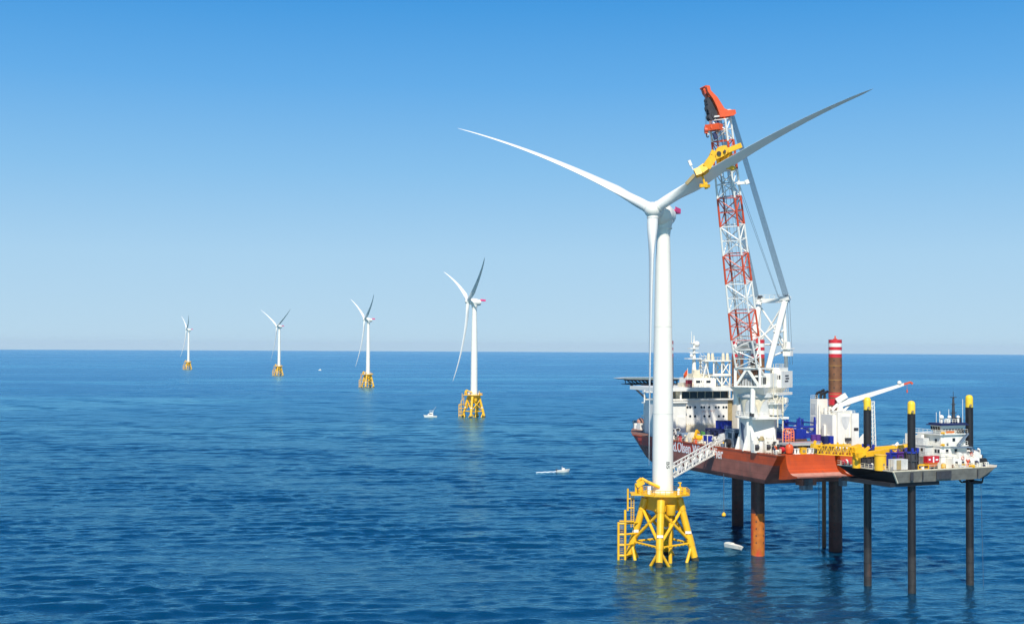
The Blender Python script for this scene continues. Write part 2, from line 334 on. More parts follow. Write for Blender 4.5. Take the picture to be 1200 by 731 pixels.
# ------------------------------------------------------------------ wind turbines
HUB = 100.0
def blade_mesh(c, d, n, t, Lb, bend, delta, wide=1.0, flat=0.0):
    mb = MB(); N = 64; K = 28; rings = []
    for i in range(N):
        s = i / (N - 1); s = s if s < 0.97 else s
        p = c + d * (1.5 + Lb * s) + bend * (s ** 2.1)
        dl = delta + R(9) * (1 - s) ** 2
        e1 = n * math.cos(dl) + t * math.sin(dl); e2 = t * math.cos(dl) - n * math.sin(dl)
        root = max(0.0, min(1.0, (s - 0.03) / 0.16)); root = root * root * (3 - 2 * root)
        ch = 3.1 * (1 - root) + root * (4.8 * (1 - ((s - 0.19) / 0.81) ** 0.8 * 0.85) if s > 0.19 else 4.8)
        ch *= 1 - root * (1 - wide); th = 3.1 * (1 - root) + root * ch * (0.27 - 0.11 * s)
        if s > 0.93: ch *= max(0.08, 1 - ((s - 0.93) / 0.07) ** 2 * 0.9); th *= max(0.15, 1 - ((s - 0.93) / 0.07) ** 2 * 0.8)
        ring = []
        for k in range(K):
            a = 2 * math.pi * k / K; x = math.cos(a); y = math.sin(a)
            yy = y * (1 - root * 0.62 * max(0, -x) ** 1.3) * th / 2 * (1 - root * flat if y < 0 else 1)
            ring.append(p + e1 * (x * 0.5 * ch - root * 0.18 * ch) + e2 * yy)
        rings.append(ring)
    vs = [q for r in rings for q in r]
    fs = [(i * K + k, i * K + (k + 1) % K, (i + 1) * K + (k + 1) % K, (i + 1) * K + k) for i in range(N - 1) for k in range(K)]
    mb.add(vs, fs, 0, True); mb.add(rings[-1], [tuple(range(K))]); mb.add(rings[0], [tuple(range(K - 1, -1, -1))])
    return mb

def jacket_parts(root):
    """static parts of a turbine, built once around the origin"""
    parts = []
    cs = [V((-2.4, -12.0, 0)), V((9.2, -1.6, 0)), V((2.4, 11.0, 0)), V((-9.9, 1.5, 0))]
    def legp(i, z): return cs[i] * (1 - z / 17.5 * 0.50) + V((0, 0, z))
    for i in range(4):
        m = MB(); a, b = legp(i, -9), legp(i, 17.6)
        m.tube(legp(i, -9), legp(i, 1.0), 1.0, n=14, mi=1); m.tube(legp(i, 1.0), b, 1.0, 1.05, n=14)
        m.tube(legp(i, 4.4), legp(i, 7.2), 1.1, n=14); m.tube(legp(i, 14.2), legp(i, 17.6), 1.16, 1.2, n=14)
        parts.append(m.build('jacket_leg', [M['yel'], M['algae']], root))
        pl = MB(); pl.cbox(legp(i, 7.8) + V((-0.1, -1.14, 0)), 1.7, 0.12, 0.75); parts.append(pl.build('identification_plate', M['white'], root))
    for i in range(4):
        j = (i + 1) % 4; m = MB()
        m.tube(legp(i, 14.6), legp(j, 5.6), 0.46, n=10); m.tube(legp(j, 14.6), legp(i, 5.6), 0.46, n=10)
        parts.append(m.build('cross_brace', M['yel'], root))
        m = MB(); mid = (legp(i, -6) + legp(j, -6)) / 2
        m.tube(legp(i, 5.0), legp(j, 5.0), 0.3, n=8)
        for q in range(7):
            p = legp(i, 5.0).lerp(legp(j, 5.0), 0.14 + q * 0.12); m.bar(p - V((0, 0, .35)), p + V((0, 0, .2)), 0.5, 0.5)
        m.tube(legp(i, 4.2), mid, 0.46, n=10); m.tube(legp(j, 4.2), mid, 0.46, n=10)
        parts.append(m.build('lower_brace', M['yel'], root))
    m = MB(); m.lathe([(1.6, 11.6), (2.1, 13.0), (3.3, 15.0), (3.4, 18.7)], 28)
    for i in range(4):
        d = V((cs[i].x, cs[i].y, 0)).normalized(); sd = V((-d.y, d.x, 0)) * 0.5
        p = [d * 2 + V((0, 0, 13.6)), d * 4.6 + V((0, 0, 14.6)), d * 5.6 + V((0, 0, 18.7)), d * 2 + V((0, 0, 18.7))]
        m.prism([q - sd for q in p], sd * 2)
        e = V((cs[(i + 1) % 4].x, cs[(i + 1) % 4].y, 0)).normalized()
        a, b = d * 5.1, e * 5.1
        m.prism([a + V((0, 0, 14.3)), b + V((0, 0, 14.3)), b + V((0, 0, 18.68)), a + V((0, 0, 18.68))], (a + b).normalized() * -0.3)
    m.lathe([(1.2, 13.4), (1.35, 13.6), (1.35, 16.2), (1.2, 16.3)], 18, V((1.7, -4.9, 0)))
    m.lathe([(0.55, -8), (0.55, 12.5)], 14, V((1.6, -4.9, 0)))
    m.lathe([(0.9, 4.2), (1.1, 5.0), (1.1, 7.2), (0.7, 8.0)], 14, V((3.0, 7.4, 0)))
    m.lathe([(0.3, -8), (0.3, 14)], 10, V((3.0, 7.4, 0)))
    parts.append(m.build('transition_piece', M['yel'], root))
    m = MB(); P = [(8 * math.cos(R(22.5 + 45 * k)), 7.2 * math.sin(R(22.5 + 45 * k)), 18.7) for k in range(8)]
    m.prism(P, (0, 0, 0.5)); m.box(-9.4, -5, -3.4, 2.4, 18.72, 19.18)
    pf = m.build('work_platform', M['yel'], root); parts.append(pf)
    m = MB(); m.rail([V(p) + V((0, 0, 0.5)) for p in P], 1.2, 1.4, 0.07, closed=True)
    parts.append(m.build('platform_railing', M['yel'], root))
    m = MB(); b = V((-6.6, -2.0, 19.2))
    m.tube(b, b + V((0, 0, 2.6)), 0.75, 0.6, n=12); m.bar(b + V((-1.2, 0, 2.2)), b + V((0.9, 0, 3.4)), 1.5, 1.3)
    m.path([b + V((-1.0, 0, 3.2)), b + V((0.2, -0.3, 4.3)), b + V((2.2, -0.5, 3.2)), b + V((5.4, -0.6, 1.8))], 0.45, 8)
    m.tube(b + V((-1.3, 0.2, 0)), b + V((-1.3, 0.2, 2.8)), 0.35, n=8)
    parts.append(m.build('davit_crane', M['yel'], root))
    m = MB(); m.tube((4.6, -3.2, 19.2), (4.6, -3.2, 22.6), 0.22, n=8); m.cbox((4.6, -3.2, 20.2), 1.2, 0.5, 1.0); m.cbox((6.0, -1.6, 19.2), 0.9, 0.8, 1.6)
    m.bar((4.0, -3.1, 22.4), (5.0, -3.3, 22.4), 0.3, 0.3); parts.append(m.build('marker_post', M['yel'], root))
    m = MB(); m.cbox((-4.3, -3.6, 19.2), 1.0, 0.9, 2.2); parts.append(m.build('equipment_cabinet', M['white'], root))
    m = MB(); m.cbox((4.0, -4.3, 19.2), 0.7, 0.6, 1.7); parts.append(m.build('equipment_cabinet', M['white'], root))
    m = MB()                                   # boat landing on the left side
    for x in (-12.9, -11.0):
        m.tube((x, -2.2, -6), (x, -2.2, 11.0 if x < -12 else 14.5), 0.36, n=10)
    for z in (1.5, 4.5, 7.5, 10.6):
        m.tube((-12.9, -2.2, z), (-11.0, -2.2, z), 0.3, n=8); m.tube((-11.0, -2.2, z), (-9.3 + z * 0.26, 0.6, z), 0.28, n=8)
    for k in range(22): m.tube((-12.4, -2.0, 0.4 + k * 0.5), (-11.5, -2.0, 0.4 + k * 0.5), 0.05, n=4)
    parts.append(m.build('boat_landing', M['yel'], root))
    m = MB()
    for x in (-9.3, -8.5): m.tube((x, -2.0, 9.5), (x, -2.0, 19), 0.12, n=6)
    m.tube((-10.2, -1.6, 14.2), (-10.2, -1.6, 20.5), 0.28, n=8); m.tube((-10.2, -1.6, 15), (-8.6, -1.6, 15), 0.18, n=6); m.tube((-10.2, -1.6, 17.6), (-8.6, -1.6, 17.6), 0.18, n=6)
    for k in range(18): m.tube((-9.3, -2.0, 9.8 + k * 0.5), (-8.5, -2.0, 9.8 + k * 0.5), 0.05, n=4)
    m.box(-12.6, -8.4, -2.6, -0.4, 11.1, 11.3)
    parts.append(m.build('access_ladder', M['yel'], root))
    m = MB(); m.lathe([(2.98, 19.2), (2.98, 30), (2.9, 45), (2.72, 60), (2.45, 75), (2.12, 88), (1.95, 93.2)], 48)
    m.lathe([(3.12, 19.2), (3.12, 19.6)], 48)
    for z in (42, 67): m.lathe([(3.0 - (z - 42) * 0.013, z), (3.0 - (z - 42) * 0.013, z + 0.12)], 48, caps=False)
    parts.append(m.build('tower', M['turb'], root))
    m = MB(); m.lathe([(3.0, 20.0), (3.02, 20.05), (3.02, 22.2), (3.0, 22.25)], 10, caps=False); 
    return parts

def rotor_parts(root, alpha, thetas, bend_n, bend_z, delta, tower_top=93.2):
    a = R(alpha); tl = R(5)
    n = V((-math.sin(a) * math.cos(tl), -math.cos(a) * math.cos(tl), math.sin(tl)))
    h = V((math.cos(a), -math.sin(a), 0)); k = h.cross(n).normalized()
    if k.z < 0: k = -k
    nh = V((n.x, n.y, 0)).normalized()
    hub = V((0, 0, HUB)) + nh * (7.2 if alpha == 31 else 6.0)
    m = MB()
    m.lathe([(0.6, 5.2), (2.0, 4.9), (2.7, 4.0), (3.3, 3.0), (3.3, 0.2), (3.0, -0.5)], 30, hub - n * 7.4, axis=n)
    m.lathe([(0.5, -5.6), (2.1, -5.3), (2.75, -4.0), (3.05, -1.5), (3.05, 0.4)], 26, hub - n * 6.2, axis=n)
    # yaw base under the nacelle
    m.lathe([(2.0, tower_top), (2.0, tower_top + 0.2), (2.3, tower_top + 2.2), (2.9, tower_top + 4.6)], 30)
    m.lathe([(2.55, tower_top + 2.0), (2.6, tower_top + 2.1), (2.6, tower_top + 2.45), (2.55, tower_top + 2.5)], 30)
    na = m.build('nacelle', M['turb'], root)
    g = MB(); rr = hub - n * 6.2; up = k
    c = rr - n * 5.0 + up * 1.6
    def q(x, y, z): return c - n * x + h * y + up * z
    g.hexa([q(0, -1.8, 0), q(4.2, -1.8, 0), q(4.2, 1.8, 0), q(0, 1.8, 0), q(0, -1.8, .25), q(4.2, -1.8, .25), q(4.2, 1.8, .25), q(0, 1.8, .25)])
    for (x0, y0, x1, y1) in ((0.2, -1.8, 4.2, -1.8), (0.2, 1.8, 4.2, 1.8), (4.2, -1.8, 4.2, 1.8)):
        dx, dy = (0.06, 0) if x0 == x1 else (0, 0.06)
        g.hexa([q(x0, y0, .25), q(x1, y1, .25), q(x1 + dx, y1 + dy, .25), q(x0 + dx, y0 + dy, .25), q(x0, y0, 1.5), q(x1, y1, 1.5), q(x1 + dx, y1 + dy, 1.5), q(x0 + dx, y0 + dy, 1.5)])
    g.build('hoist_platform', M['pink'], na)
    m = MB(); m.lathe([(2.2, -2.6), (2.35, -1.9), (2.35, 0.2), (2.2, 1.1), (1.6, 2.0), (0.8, 2.5), (0.05, 2.65)], 30, hub, axis=n)
    for th in thetas:
        d = h * math.cos(R(th)) + k * math.sin(R(th)); m.tube(hub + d * 0.6, hub + d * 2.35, 1.72, 1.66, 24)
    m.build('hub', M['turb'], root)
    for i, th in enumerate(thetas):
        d = h * math.cos(R(th)) + k * math.sin(R(th)); t = k * math.cos(R(th)) - h * math.sin(R(th))
        bz = bend_z[i]
        blade_mesh(hub, d, n, t, 73.0, n * bend_n[i] + V((0, 0, bz)), R(30 if alpha == 31 and i == 2 else delta), 1.0 if alpha == 31 else 0.74, .68 if alpha == 31 and i == 0 else 0).build('blade', M['bladegrey'], root)

def tower_text(root, txt):
    m = text_mesh(txt, 1.62, 0.0, 0.03); r = 2.995; vs = []
    # turned to read downwards, wrapped round the tower
    for p in m.v:
        hx = p.y * 0.86; z = 27.35 - p.x * 1.25
        a = math.asin(0.37) + hx / r
        vs.append(V((r * math.sin(a) * 1.004, -r * math.cos(a) * 1.004, z)))
    m.v = vs
    o = m.build('tower_lettering', M['textd'], root); return o

specs = [  # px of tower, D, alpha, thetas, bend toward the wind, droop per blade, delta, label
    (777.0, 370.0, 31, (31, 151, 271), (7.5, 6, -1.5), (-11.2, -8, 2.2), 20,
     'nearest and largest wind turbine, its white tower marked B5, beside the red ship'),
    (555.8, 1112.0, 72, (33, 153, 273), (7.5, 7.5, 8), (-7, -5, 4), 25,
     'second nearest wind turbine, with a white fishing boat to the left of its yellow jacket'),
    (431.5, 1894.0, 68, (32, 152, 272), (7.5, 7.5, 8), (-5, -3, 3), 25,
     'third wind turbine out to sea, middle one of the five in the row'),
    (327.2, 2600.0, 52, (30, 150, 270), (7, 7, 7), (-4, -3, 3), 25,
     'fourth wind turbine from the ship, its V of upper blades spread wide open'),
    (221.0, 3210.0, 68, (30, 150, 270), (7.5, 7.5, 8), (-3, -3, 4), 25,
     'farthest and smallest wind turbine, at the left end of the row'),
]
proto = None
for i, (px, D, al, th, bn, bz, dl, lab) in enumerate(specs):
    x = at(px, 406, D).x
    root = thing('wind_turbine', lab, 'wind turbine', (x, D, drop(x, D)), 0, 'offshore wind turbines in a row')
    if proto is None: proto = jacket_parts(root)
    else:
        for p in proto:
            c = p.copy(); col.objects.link(c); c.parent = root
    rotor_parts(root, al, th, bn, bz, dl)
    if i == 0: tower_text(root, 'B5'); T1 = root
# ------------------------------------------------------------------ the red jack-up crane ship
SU = V((-.363, .932, 0)).normalized(); SY = V((-SU.y, SU.x, 0)); S0 = V((72.6, 378, 0)); SRZ = math.atan2(SU.y, SU.x)
ship = thing('jack_up_ship', 'large red and white jack-up crane ship raised above the sea on four rusty legs', 'ship', S0, SRZ)
SM = ship.matrix_basis; SI = SM.inverted()
def s2w(x, y, z): return SM @ V((x, y, z))
def sx(px, y):
    """ship coordinate x of the point at lateral offset y seen in photograph column px"""
    t = (px - 600) / F; p0 = S0 + SY * y
    return (t * p0.y - p0.x) / (SU.x - t * SU.y)
def sy(px, x):
    t = (px - 600) / F; p0 = S0 + SU * x
    return (t * p0.y - p0.x) / (SY.x - t * SY.y)
def sz(py, x, y):
    p = s2w(x, y, 0); return at(600, py, p.y).z + 0.005 * p.x   # height seen in row py
YC = -13.6; ZK = 22.3; ZD = 31.0
def hull():
    m = MB(); qs = [0, .03, .08, .16, .35, .6, .655, .8, 1.0]; NT = 46
    def xs(q): return -11.5 - 8.2 * q ** .85
    def xe(q): return 97 + 10.5 * q
    def hb(x, q):
        ln = 43 - 4 * q; f = max(0, min(1, (xe(q) - x) / ln)); b = 19.5 * (1 - (1 - f) ** 1.22)
        return b * (0.955 + 0.045 * math.sqrt(min(1, q / .16)))
    def zz(q): return ZK + q * (ZD - ZK)
    grid = {}
    vs = []
    for side in (1, -1):
        for r, q in enumerate(qs):
            for t in range(NT):
                f = t / (NT - 1); f = 1 - (1 - f) ** 1.5
                x = xs(q) + f * (xe(q) - xs(q)); grid[side, r, t] = len(vs); vs.append((x, YC + side * hb(x, q), zz(q)))
    fs = []; mi = []
    for r in range(len(qs) - 1):
        for t in range(NT - 1):
            a, b, c, d = (grid[1, r, t], grid[1, r, t + 1], grid[1, r + 1, t + 1], grid[1, r + 1, t])
            fs.append((d, c, b, a)); mi.append(0 if r < 6 else (2 if vs[a][0] > 22 else 1))
            a, b, c, d = (grid[-1, r, t], grid[-1, r, t + 1], grid[-1, r + 1, t + 1], grid[-1, r + 1, t])
            fs.append((a, b, c, d)); mi.append(0 if r < 6 else (2 if vs[a][0] > 22 else 1))
        fs.append((grid[1, r, 0], grid[-1, r, 0], grid[-1, r + 1, 0], grid[1, r + 1, 0])); mi.append(0 if r < 6 else 1)
    for t in range(NT - 1):
        fs.append((grid[1, 0, t], grid[1, 0, t + 1], grid[-1, 0, t + 1], grid[-1, 0, t])); mi.append(0)
        r = len(qs) - 1
        fs.append((grid[-1, r, t], grid[-1, r, t + 1], grid[1, r, t + 1], grid[1, r, t])); mi.append(3)
    for f, i in zip(fs, mi): m.f.append(list(f)); m.mi.append(i); m.sm.append(False)
    m.v = [V(p) for p in vs]
    o = m.build('hull', [M['anti'], M['orange'], M['redband'], M['deck']], ship)
    return hb
hb = hull()
# rubbing strake and deck edge
m = MB(); m.box(-19.4, 70, 5.86, 6.05, 30.75, 31.15); m.box(-19.4, 60, -33.2, -33.05, 30.75, 31.15); m.build('deck_edge', M['orange'], ship)
# stern ramps, swept outward at the foot
prof = [(-17.5, 31.25), (-19.9, 31.25), (-20.1, 29.6), (-20.5, 28.2), (-21.2, 27.0), (-22.2, 26.2), (-23.4, 25.75), (-25.6, 25.6), (-25.6, 25.2), (-19, 24.2), (-16.5, 24.0)]
for y0, y1 in ((3.5, -12.8), (-14.6, -31)):
    m = MB(); n = len(prof)
    vs = [(x, y0, z) for x, z in prof] + [(x, y1, z) for x, z in prof]
    for i in range(n):
        j = (i + 1) % n; m.add([vs[i], vs[j], vs[n + j], vs[n + i]], [(0, 1, 2, 3)], 1 if 5 <= i <= 6 else (2 if i in (7, 8, 9) else 0), 1 <= i <= 5)
    m.add(vs[:n], [tuple(range(n))[::-1]]); m.add(vs[n:], [tuple(range(n))])
    m.build('stern_ramp', [M['orange'], M['lip'], M['anti']], ship)
for px in (941.5, 944.8, 947.5, 987.5):
    x = -17; y = sy(px, x); m = MB(); m.box(x - 1, x + 1, y - .75, y + .75, 20.9 if px != 987.5 else 21.6, 25.2)
    m.build('thruster', M['bluegrey'], ship)
m = MB(); m.box(-18, -15, -8, -3, 22.2, 24.6); m.build('skeg', M['anti'], ship)
# bow bulwark: red outside, white inside
out = []
for x in (66, 72, 78, 84, 90, 95, 99, 102, 104.5, 106.3): out.append((x, YC - hb(x, 1)))
tip = [(107.5, YC)]
prt = [(x, YC + hb(x, 1)) for x in (106.6, 105.3, 104)]
line = out + tip + prt
mo, mi_ = MB(), MB()
for (x0, y0), (x1, y1) in zip(line, line[1:]):
    h0 = 2.6; fl = 0.35
    c = V((70, YC, 0))
    for mb_, off, a in ((mo, 0.0, 0), (mi_, -0.16, 1)):
        p0, p1 = V((x0, y0, ZD)), V((x1, y1, ZD)); dn = (V((p1.y - p0.y, -(p1.x - p0.x), 0))).normalized()
        if dn.dot(p0 - V((70, YC, ZD))) < 0: dn = -dn
        p0, p1 = p0 + dn * off, p1 + dn * off; u = V((0, 0, h0)); o2 = dn * 0.13
        mb_.hexa([p0, p1, p1 - o2, p0 - o2, p0 + u + dn * fl, p1 + u + dn * fl, p1 + u + dn * fl - o2, p0 + u + dn * fl - o2])
bw = mo.build('bow_bulwark', M['redband'], ship); mi_.build('bulwark_lining', M['white'], bw)
m = MB(); m.tube((98, -10, 31), (98, -10, 33), 1.3, n=14); m.tube((96, -9, 31.6), (96, -12, 31.6), 1.1, n=14); m.cbox((93, -9, 31), 2.5, 2, 2.3); m.cbox((100, -16, 31), 2, 5, 2.6)
m.build('anchor_winch', M['white'], ship)
m = MB(); m.sphere((96, -10.5, 33.6), 1.5); m.tube((96, -10.5, 31), (96, -10.5, 32.5), .6); m.build('mooring_buoy', M['lip'], ship)

# lettering on the port side
t = text_mesh('Fred.Olsen Windcarrier', 4.6, 0.02, 0.07)
xa, xb = sx(781, 5.9), sx(847.5, 5.9)
w0 = min(p.x for p in t.v); w1 = max(p.x for p in t.v)
t.v = [V((xa + (p.x - w0) / (w1 - w0) * (xb - xa), 5.93 - p.z, 29.05 + p.y)) for p in t.v]
t.build('hull_lettering', M['text'], ship)

# legs
def leg(x, y, ztop, hood=True):
    m = MB(); r = 2.0
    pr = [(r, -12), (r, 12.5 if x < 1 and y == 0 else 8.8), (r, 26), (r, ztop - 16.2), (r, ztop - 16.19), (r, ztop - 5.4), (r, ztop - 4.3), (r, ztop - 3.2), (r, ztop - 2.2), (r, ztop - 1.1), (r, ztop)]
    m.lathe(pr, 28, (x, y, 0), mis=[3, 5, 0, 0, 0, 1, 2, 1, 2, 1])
    m.mi[-1] = 1
    # last band red
    for k in range(28):
        z = 4 + k * 2.05
        if z > ztop - 5: break
        for a in (246, 312):
            d = V((math.cos(R(a) - SRZ), math.sin(R(a) - SRZ), 0)); s_ = V((-d.y, d.x, 0)); c = V((x, y, z)) + d * (r + .015)
            m.add([c - s_ * .16 - V((0, 0, .24)), c + s_ * .16 - V((0, 0, .24)), c + s_ * .16 + V((0, 0, .24)), c - s_ * .16 + V((0, 0, .24))], [(0, 1, 2, 3)], 4)
    for k in range(8):
        z = ztop - 8 - k * 4.3
        m.lathe([(r + .06, z), (r + .06, z + .26)], 28, (x, y, 0), mi=6, caps=False)
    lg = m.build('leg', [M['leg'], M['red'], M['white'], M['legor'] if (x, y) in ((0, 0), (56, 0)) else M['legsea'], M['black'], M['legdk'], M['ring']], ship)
    n = MB(); n.tube((x, y, ztop), (x, y, ztop + 1.1), .22, n=8); n.bar((x - .9, y, ztop + .1), (x + .9, y, ztop + .1), .3, .35); n.build('beacon', M['headr'], lg)
    return lg
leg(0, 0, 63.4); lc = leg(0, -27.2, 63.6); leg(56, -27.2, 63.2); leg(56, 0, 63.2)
m = MB(); m.tube((6.4, -27.6, -6), (6.4, -27.6, 23), .62, n=12); m.tube((8.2, -27.0, -4), (8.2, -27.0, 23), .09, n=6); m.build('seawater_pipe', M['leg'], ship)
# red-painted collar of the starboard stern leg
m = MB()
for k, (z0, z1) in enumerate(((46.2, 47.6), (43.9, 45.8), (41.8, 43.2))): m.lathe([(2.03, z0), (2.03, z1)], 24, (0, -27.2, 0), caps=False)
m.build('leg_band', M['red'], lc)

# accommodation block
X0 = 54.0
dh = MB(); dh.box(X0, 74, -23.6, -3.6, ZD, 43.4); dh.box(62, 77, -26, -2.4, ZD, 42.5)
house = dh.build('deckhouse', M['white'], ship)
st = MB()
for a, b in ((798.5, 804.2), (853, 857.8)):
    st = MB(); st.box(X0 - .12, X0, sy(b, X0), sy(a, X0), ZD + 0.1, 43.1); st.build('stair_panel', M['tan'], house)
pn = MB(); pn.box(X0 - .5, X0 - .3, sy(852.6, X0), sy(804.5, X0), ZD + .1, ZD + 4.0)
for k in range(24):
    y = sy(852, X0) + k * 0.72; pn.bar((X0 - .56, y, ZD + .2), (X0 - .56, y, ZD + 4.6), .14, .14)
pn.build('lower_screen', M['cream'], house)
def porthole(px, py, r=.42):
    y = sy(px, X0); z = sz(py, X0, y); m = MB(); m.tube((X0, y, z), (X0 - .07, y, z), r, n=14); m.build('porthole', M['glass'], house)
for px in (805.8, 809, 814.7, 822.3, 825.4, 831.2, 839, 842.3, 848, 851.2): porthole(px, 477)
for px in (809, 814.7, 825.7, 831.4, 842.6, 848): porthole(px, 487.5)
for px in (809, 815, 826, 831.5, 843): porthole(px, 498.5, .38)
t = text_mesh('SAFETY FIRST', 1.3, 0.01, .0); w0 = min(p.x for p in t.v); w1 = max(p.x for p in t.v); ya, yb = sy(822.5, X0), sy(838, X0)
t.v = [V((X0 - .03 - p.z, ya + (p.x - w0) / (w1 - w0) * (yb - ya), sz(481.8, X0, -13) + p.y * .8)) for p in t.v]
t.build('wall_lettering', M['textr'], house)
# bridge
m = MB(); m.box(X0 + 1.6, 72, -23.4, -3.0, 43.4, 46.4); br = m.build('bridge', M['cream'], ship)
m = MB(); m.box(X0 - 2.0, 74, -24.4, 5.0, 46.4, 47.6); m.box(X0 - 1.2, 60, -24.2, 4.6, 43.35, 43.75)
for y in (4.0, 0.5, -3.5, -23.8): m.bar((X0 - .8, y, 43.7), (X0 - .8, y, 46.4), .5, .4)
m.build('bridge_roof', M['white'], br)
for k in range(6):
    y1 = -5.4 - k * 2.98; g = MB(); g.box(X0 + 1.5, X0 + 1.62, y1 - 2.7, y1, 43.9, 46.1); g.build('window', M['glass'], br)
for y1 in (3.0, 1.0, -1.0): g = MB(); g.box(X0 + 2.3, X0 + 2.4, y1 - 1.6, y1, 44.1, 45.9); g.build('window', M['tan'], br)
m = MB(); m.rail([(X0 - 1.9, -24.2, 47.6), (X0 - 1.9, 4.8, 47.6)], 1.0, 1.8, .05)
m.build('bridge_railing', M['cream'], br)
m = MB(); ya, yb = sy(839, 60), sy(813, 60); m.box(60, 70, ya, yb, 47.6, 50.6); th = m.build('upper_house', M['white'], ship)
for px in (817, 819.5, 823, 829, 831.5): y = sy(px, 60); g = MB(); g.box(59.9, 60, y - .4, y + .4, 48.9, 49.7); g.build('window', M['glass'], th)
m = MB(); m.box(61, 68, yb - 5, yb - .5, 50.6, 52.0); m.cbox((62, yb - 2, 52), 1.8, 2.2, 1.3); m.cbox((62, yb - 5.9, 50.6), 2, 2, .8); m.rail([(60.2, ya, 50.6), (60.2, yb, 50.6)], 1.0, 1.5, .05)
m.box(60.5, 64, yb, yb + 4, 47.6, 48.9)
m.build('roof_equipment', M['cream'], th)
m = MB(); m.cbox((58, sy(807.5, 58), 47.6), 1.6, 1.7, 2.4); m.build('fire_locker', M['red'], ship)
m = MB()
pass
# radar mast
mx_, my_ = 63.0, sy(813.5, 63)
m = MB(); m.lathe([(.9, 50.6), (.55, 58), (.35, 62.4), (.12, 65.2)], 10, (mx_, my_, 0))
for z, w_ in ((57.0, 3.0), (60.5, 2.0), (62.3, 1.4)): m.box(mx_ - w_ / 2, mx_ + w_ / 2, my_ - w_ / 1.5, my_ + w_, z, z + .35)
m.bar((mx_ - .8, my_ - 1.2, 59.2), (mx_ - .8, my_ + 2.2, 59.2), .35, .35)
m.lathe([(.12, 62), (.1, 66.5)], 6, (mx_, my_ + 1.0, 0)); m.sphere((mx_ - .3, my_ - .9, 62.2), 1.05, 10); m.sphere((mx_ - .8, my_ + 1.5, 58.2), .6, 8)
ms = m.build('radar_mast', M['white'], ship)
m = MB(); c = V((61.5, my_ - 2.6, 50.6))
for dx in (-.7, .7):
    for dy in (-.8, .8): m.tube(c + V((dx, dy, 0)), c + V((dx, dy, 7.6)), .1, n=5)
for k in range(6):
    z = 1.2 + k * 1.25; m.box(c.x - .95, c.x + .95, c.y - 1.05, c.y + 1.05, c.z + z, c.z + z + .12)
    m.tube(c + V((-.7, -.8, z)), c + V((-.7, .8, z + 1.2)), .07, n=4); m.tube(c + V((-.7, .8, z)), c + V((.7, .8, z + 1.2)), .07, n=4)
m.build('lattice_stage', M['white'], ms)
fy = sy(806, 60); m = MB(); m.tube((60, fy, 47.6), (60, fy, 54), .09, n=6); fp = m.build('flagstaff', M['white'], ship)
m = MB(); m.prism([(60, fy, 53.6), (60.2, fy + .9, 52.6), (59.8, fy + 1.7, 51.4), (60, fy + 1.5, 50.3), (60.1, fy + .6, 51.0), (60, fy, 52.0)], (.05, 0, 0)); m.build('flag', M['headr'], fp)
# exhaust and gantry frame
gx = 60.0
ga, gb, gm, gl = sy(856.5, gx), sy(836.5, gx), sy(846, gx), sy(828.5, gx)
m = MB(); zt = 56.2; xb2 = gx + 4
for x in (gx, xb2):
    for y in (ga + .4, gm, gb): m.tube((x, y, 43.4), (x, y, zt), .28, n=8)
    for z0, z1 in ((43.6, 47.8), (47.8, 52), (52, zt)):
        m.tube((x, ga + .4, z0), (x, gm, z1), .2, n=6); m.tube((x, gm, z0), (x, ga + .4, z1), .2, n=6)
    m.tube((x, gb, 52), (x, gm, 48.2), .24, n=6); m.tube((x, gl + .6, zt), (x, gb + 1.5, 50.2), .26, n=6); m.tube((x, gl, zt), (x, gl + 2.2, 47.7), .26, n=6)
    m.bar((x, ga, 47.8), (x, gm, 47.8), .4, .4); m.bar((x, ga, 51.6), (x, gb, 51.6), .5, .9)
m.box(gx - .8, xb2 + .8, ga - .4, gl + 1.2, zt, zt + .5); m.box(gx - .7, xb2 + .6, ga - .2, gb + .8, 51.2, 51.7)
fr = m.build('exhaust_frame', M['white'], ship)
for px in (832.2, 836.8, 849.3, 854.2):
    y = sy(px, gx); m = MB(); m.lathe([(.55, zt + .5), (.55, zt + 2.4), (.42, zt + 2.9)], 12, (gx + 1, y, 0)); m.build('exhaust_pipe', M['cream'], fr)
m = MB(); m.rail([(gx - .7, ga - .3, zt + .5), (gx - .7, gl + 1, zt + .5)], 1, 1.2, .05); m.build('frame_railing', M['cream'], fr)
# jacking house of the forward starboard leg, and of the forward port leg
for y0 in (-27.2, 0):
    m = MB(); xa = 51.2; m.box(xa, 61.5, y0 - 4.4, y0 + (3.0 if y0 < -1 else 4), ZD, 43); m.tube((xa + .5, y0 + 2.0, ZD), (xa + .5, y0 + 2.0, 46.4), 1.0, n=14)
    m.box(xa - .4, xa, y0 - 4.2, y0 - 1.2, ZD, 38); m.box(xa - 1.0, xa + 4, y0 - 4.5, y0 + 3.4, 42.6, 43.1)
    m.build('jacking_house', M['white'], ship)
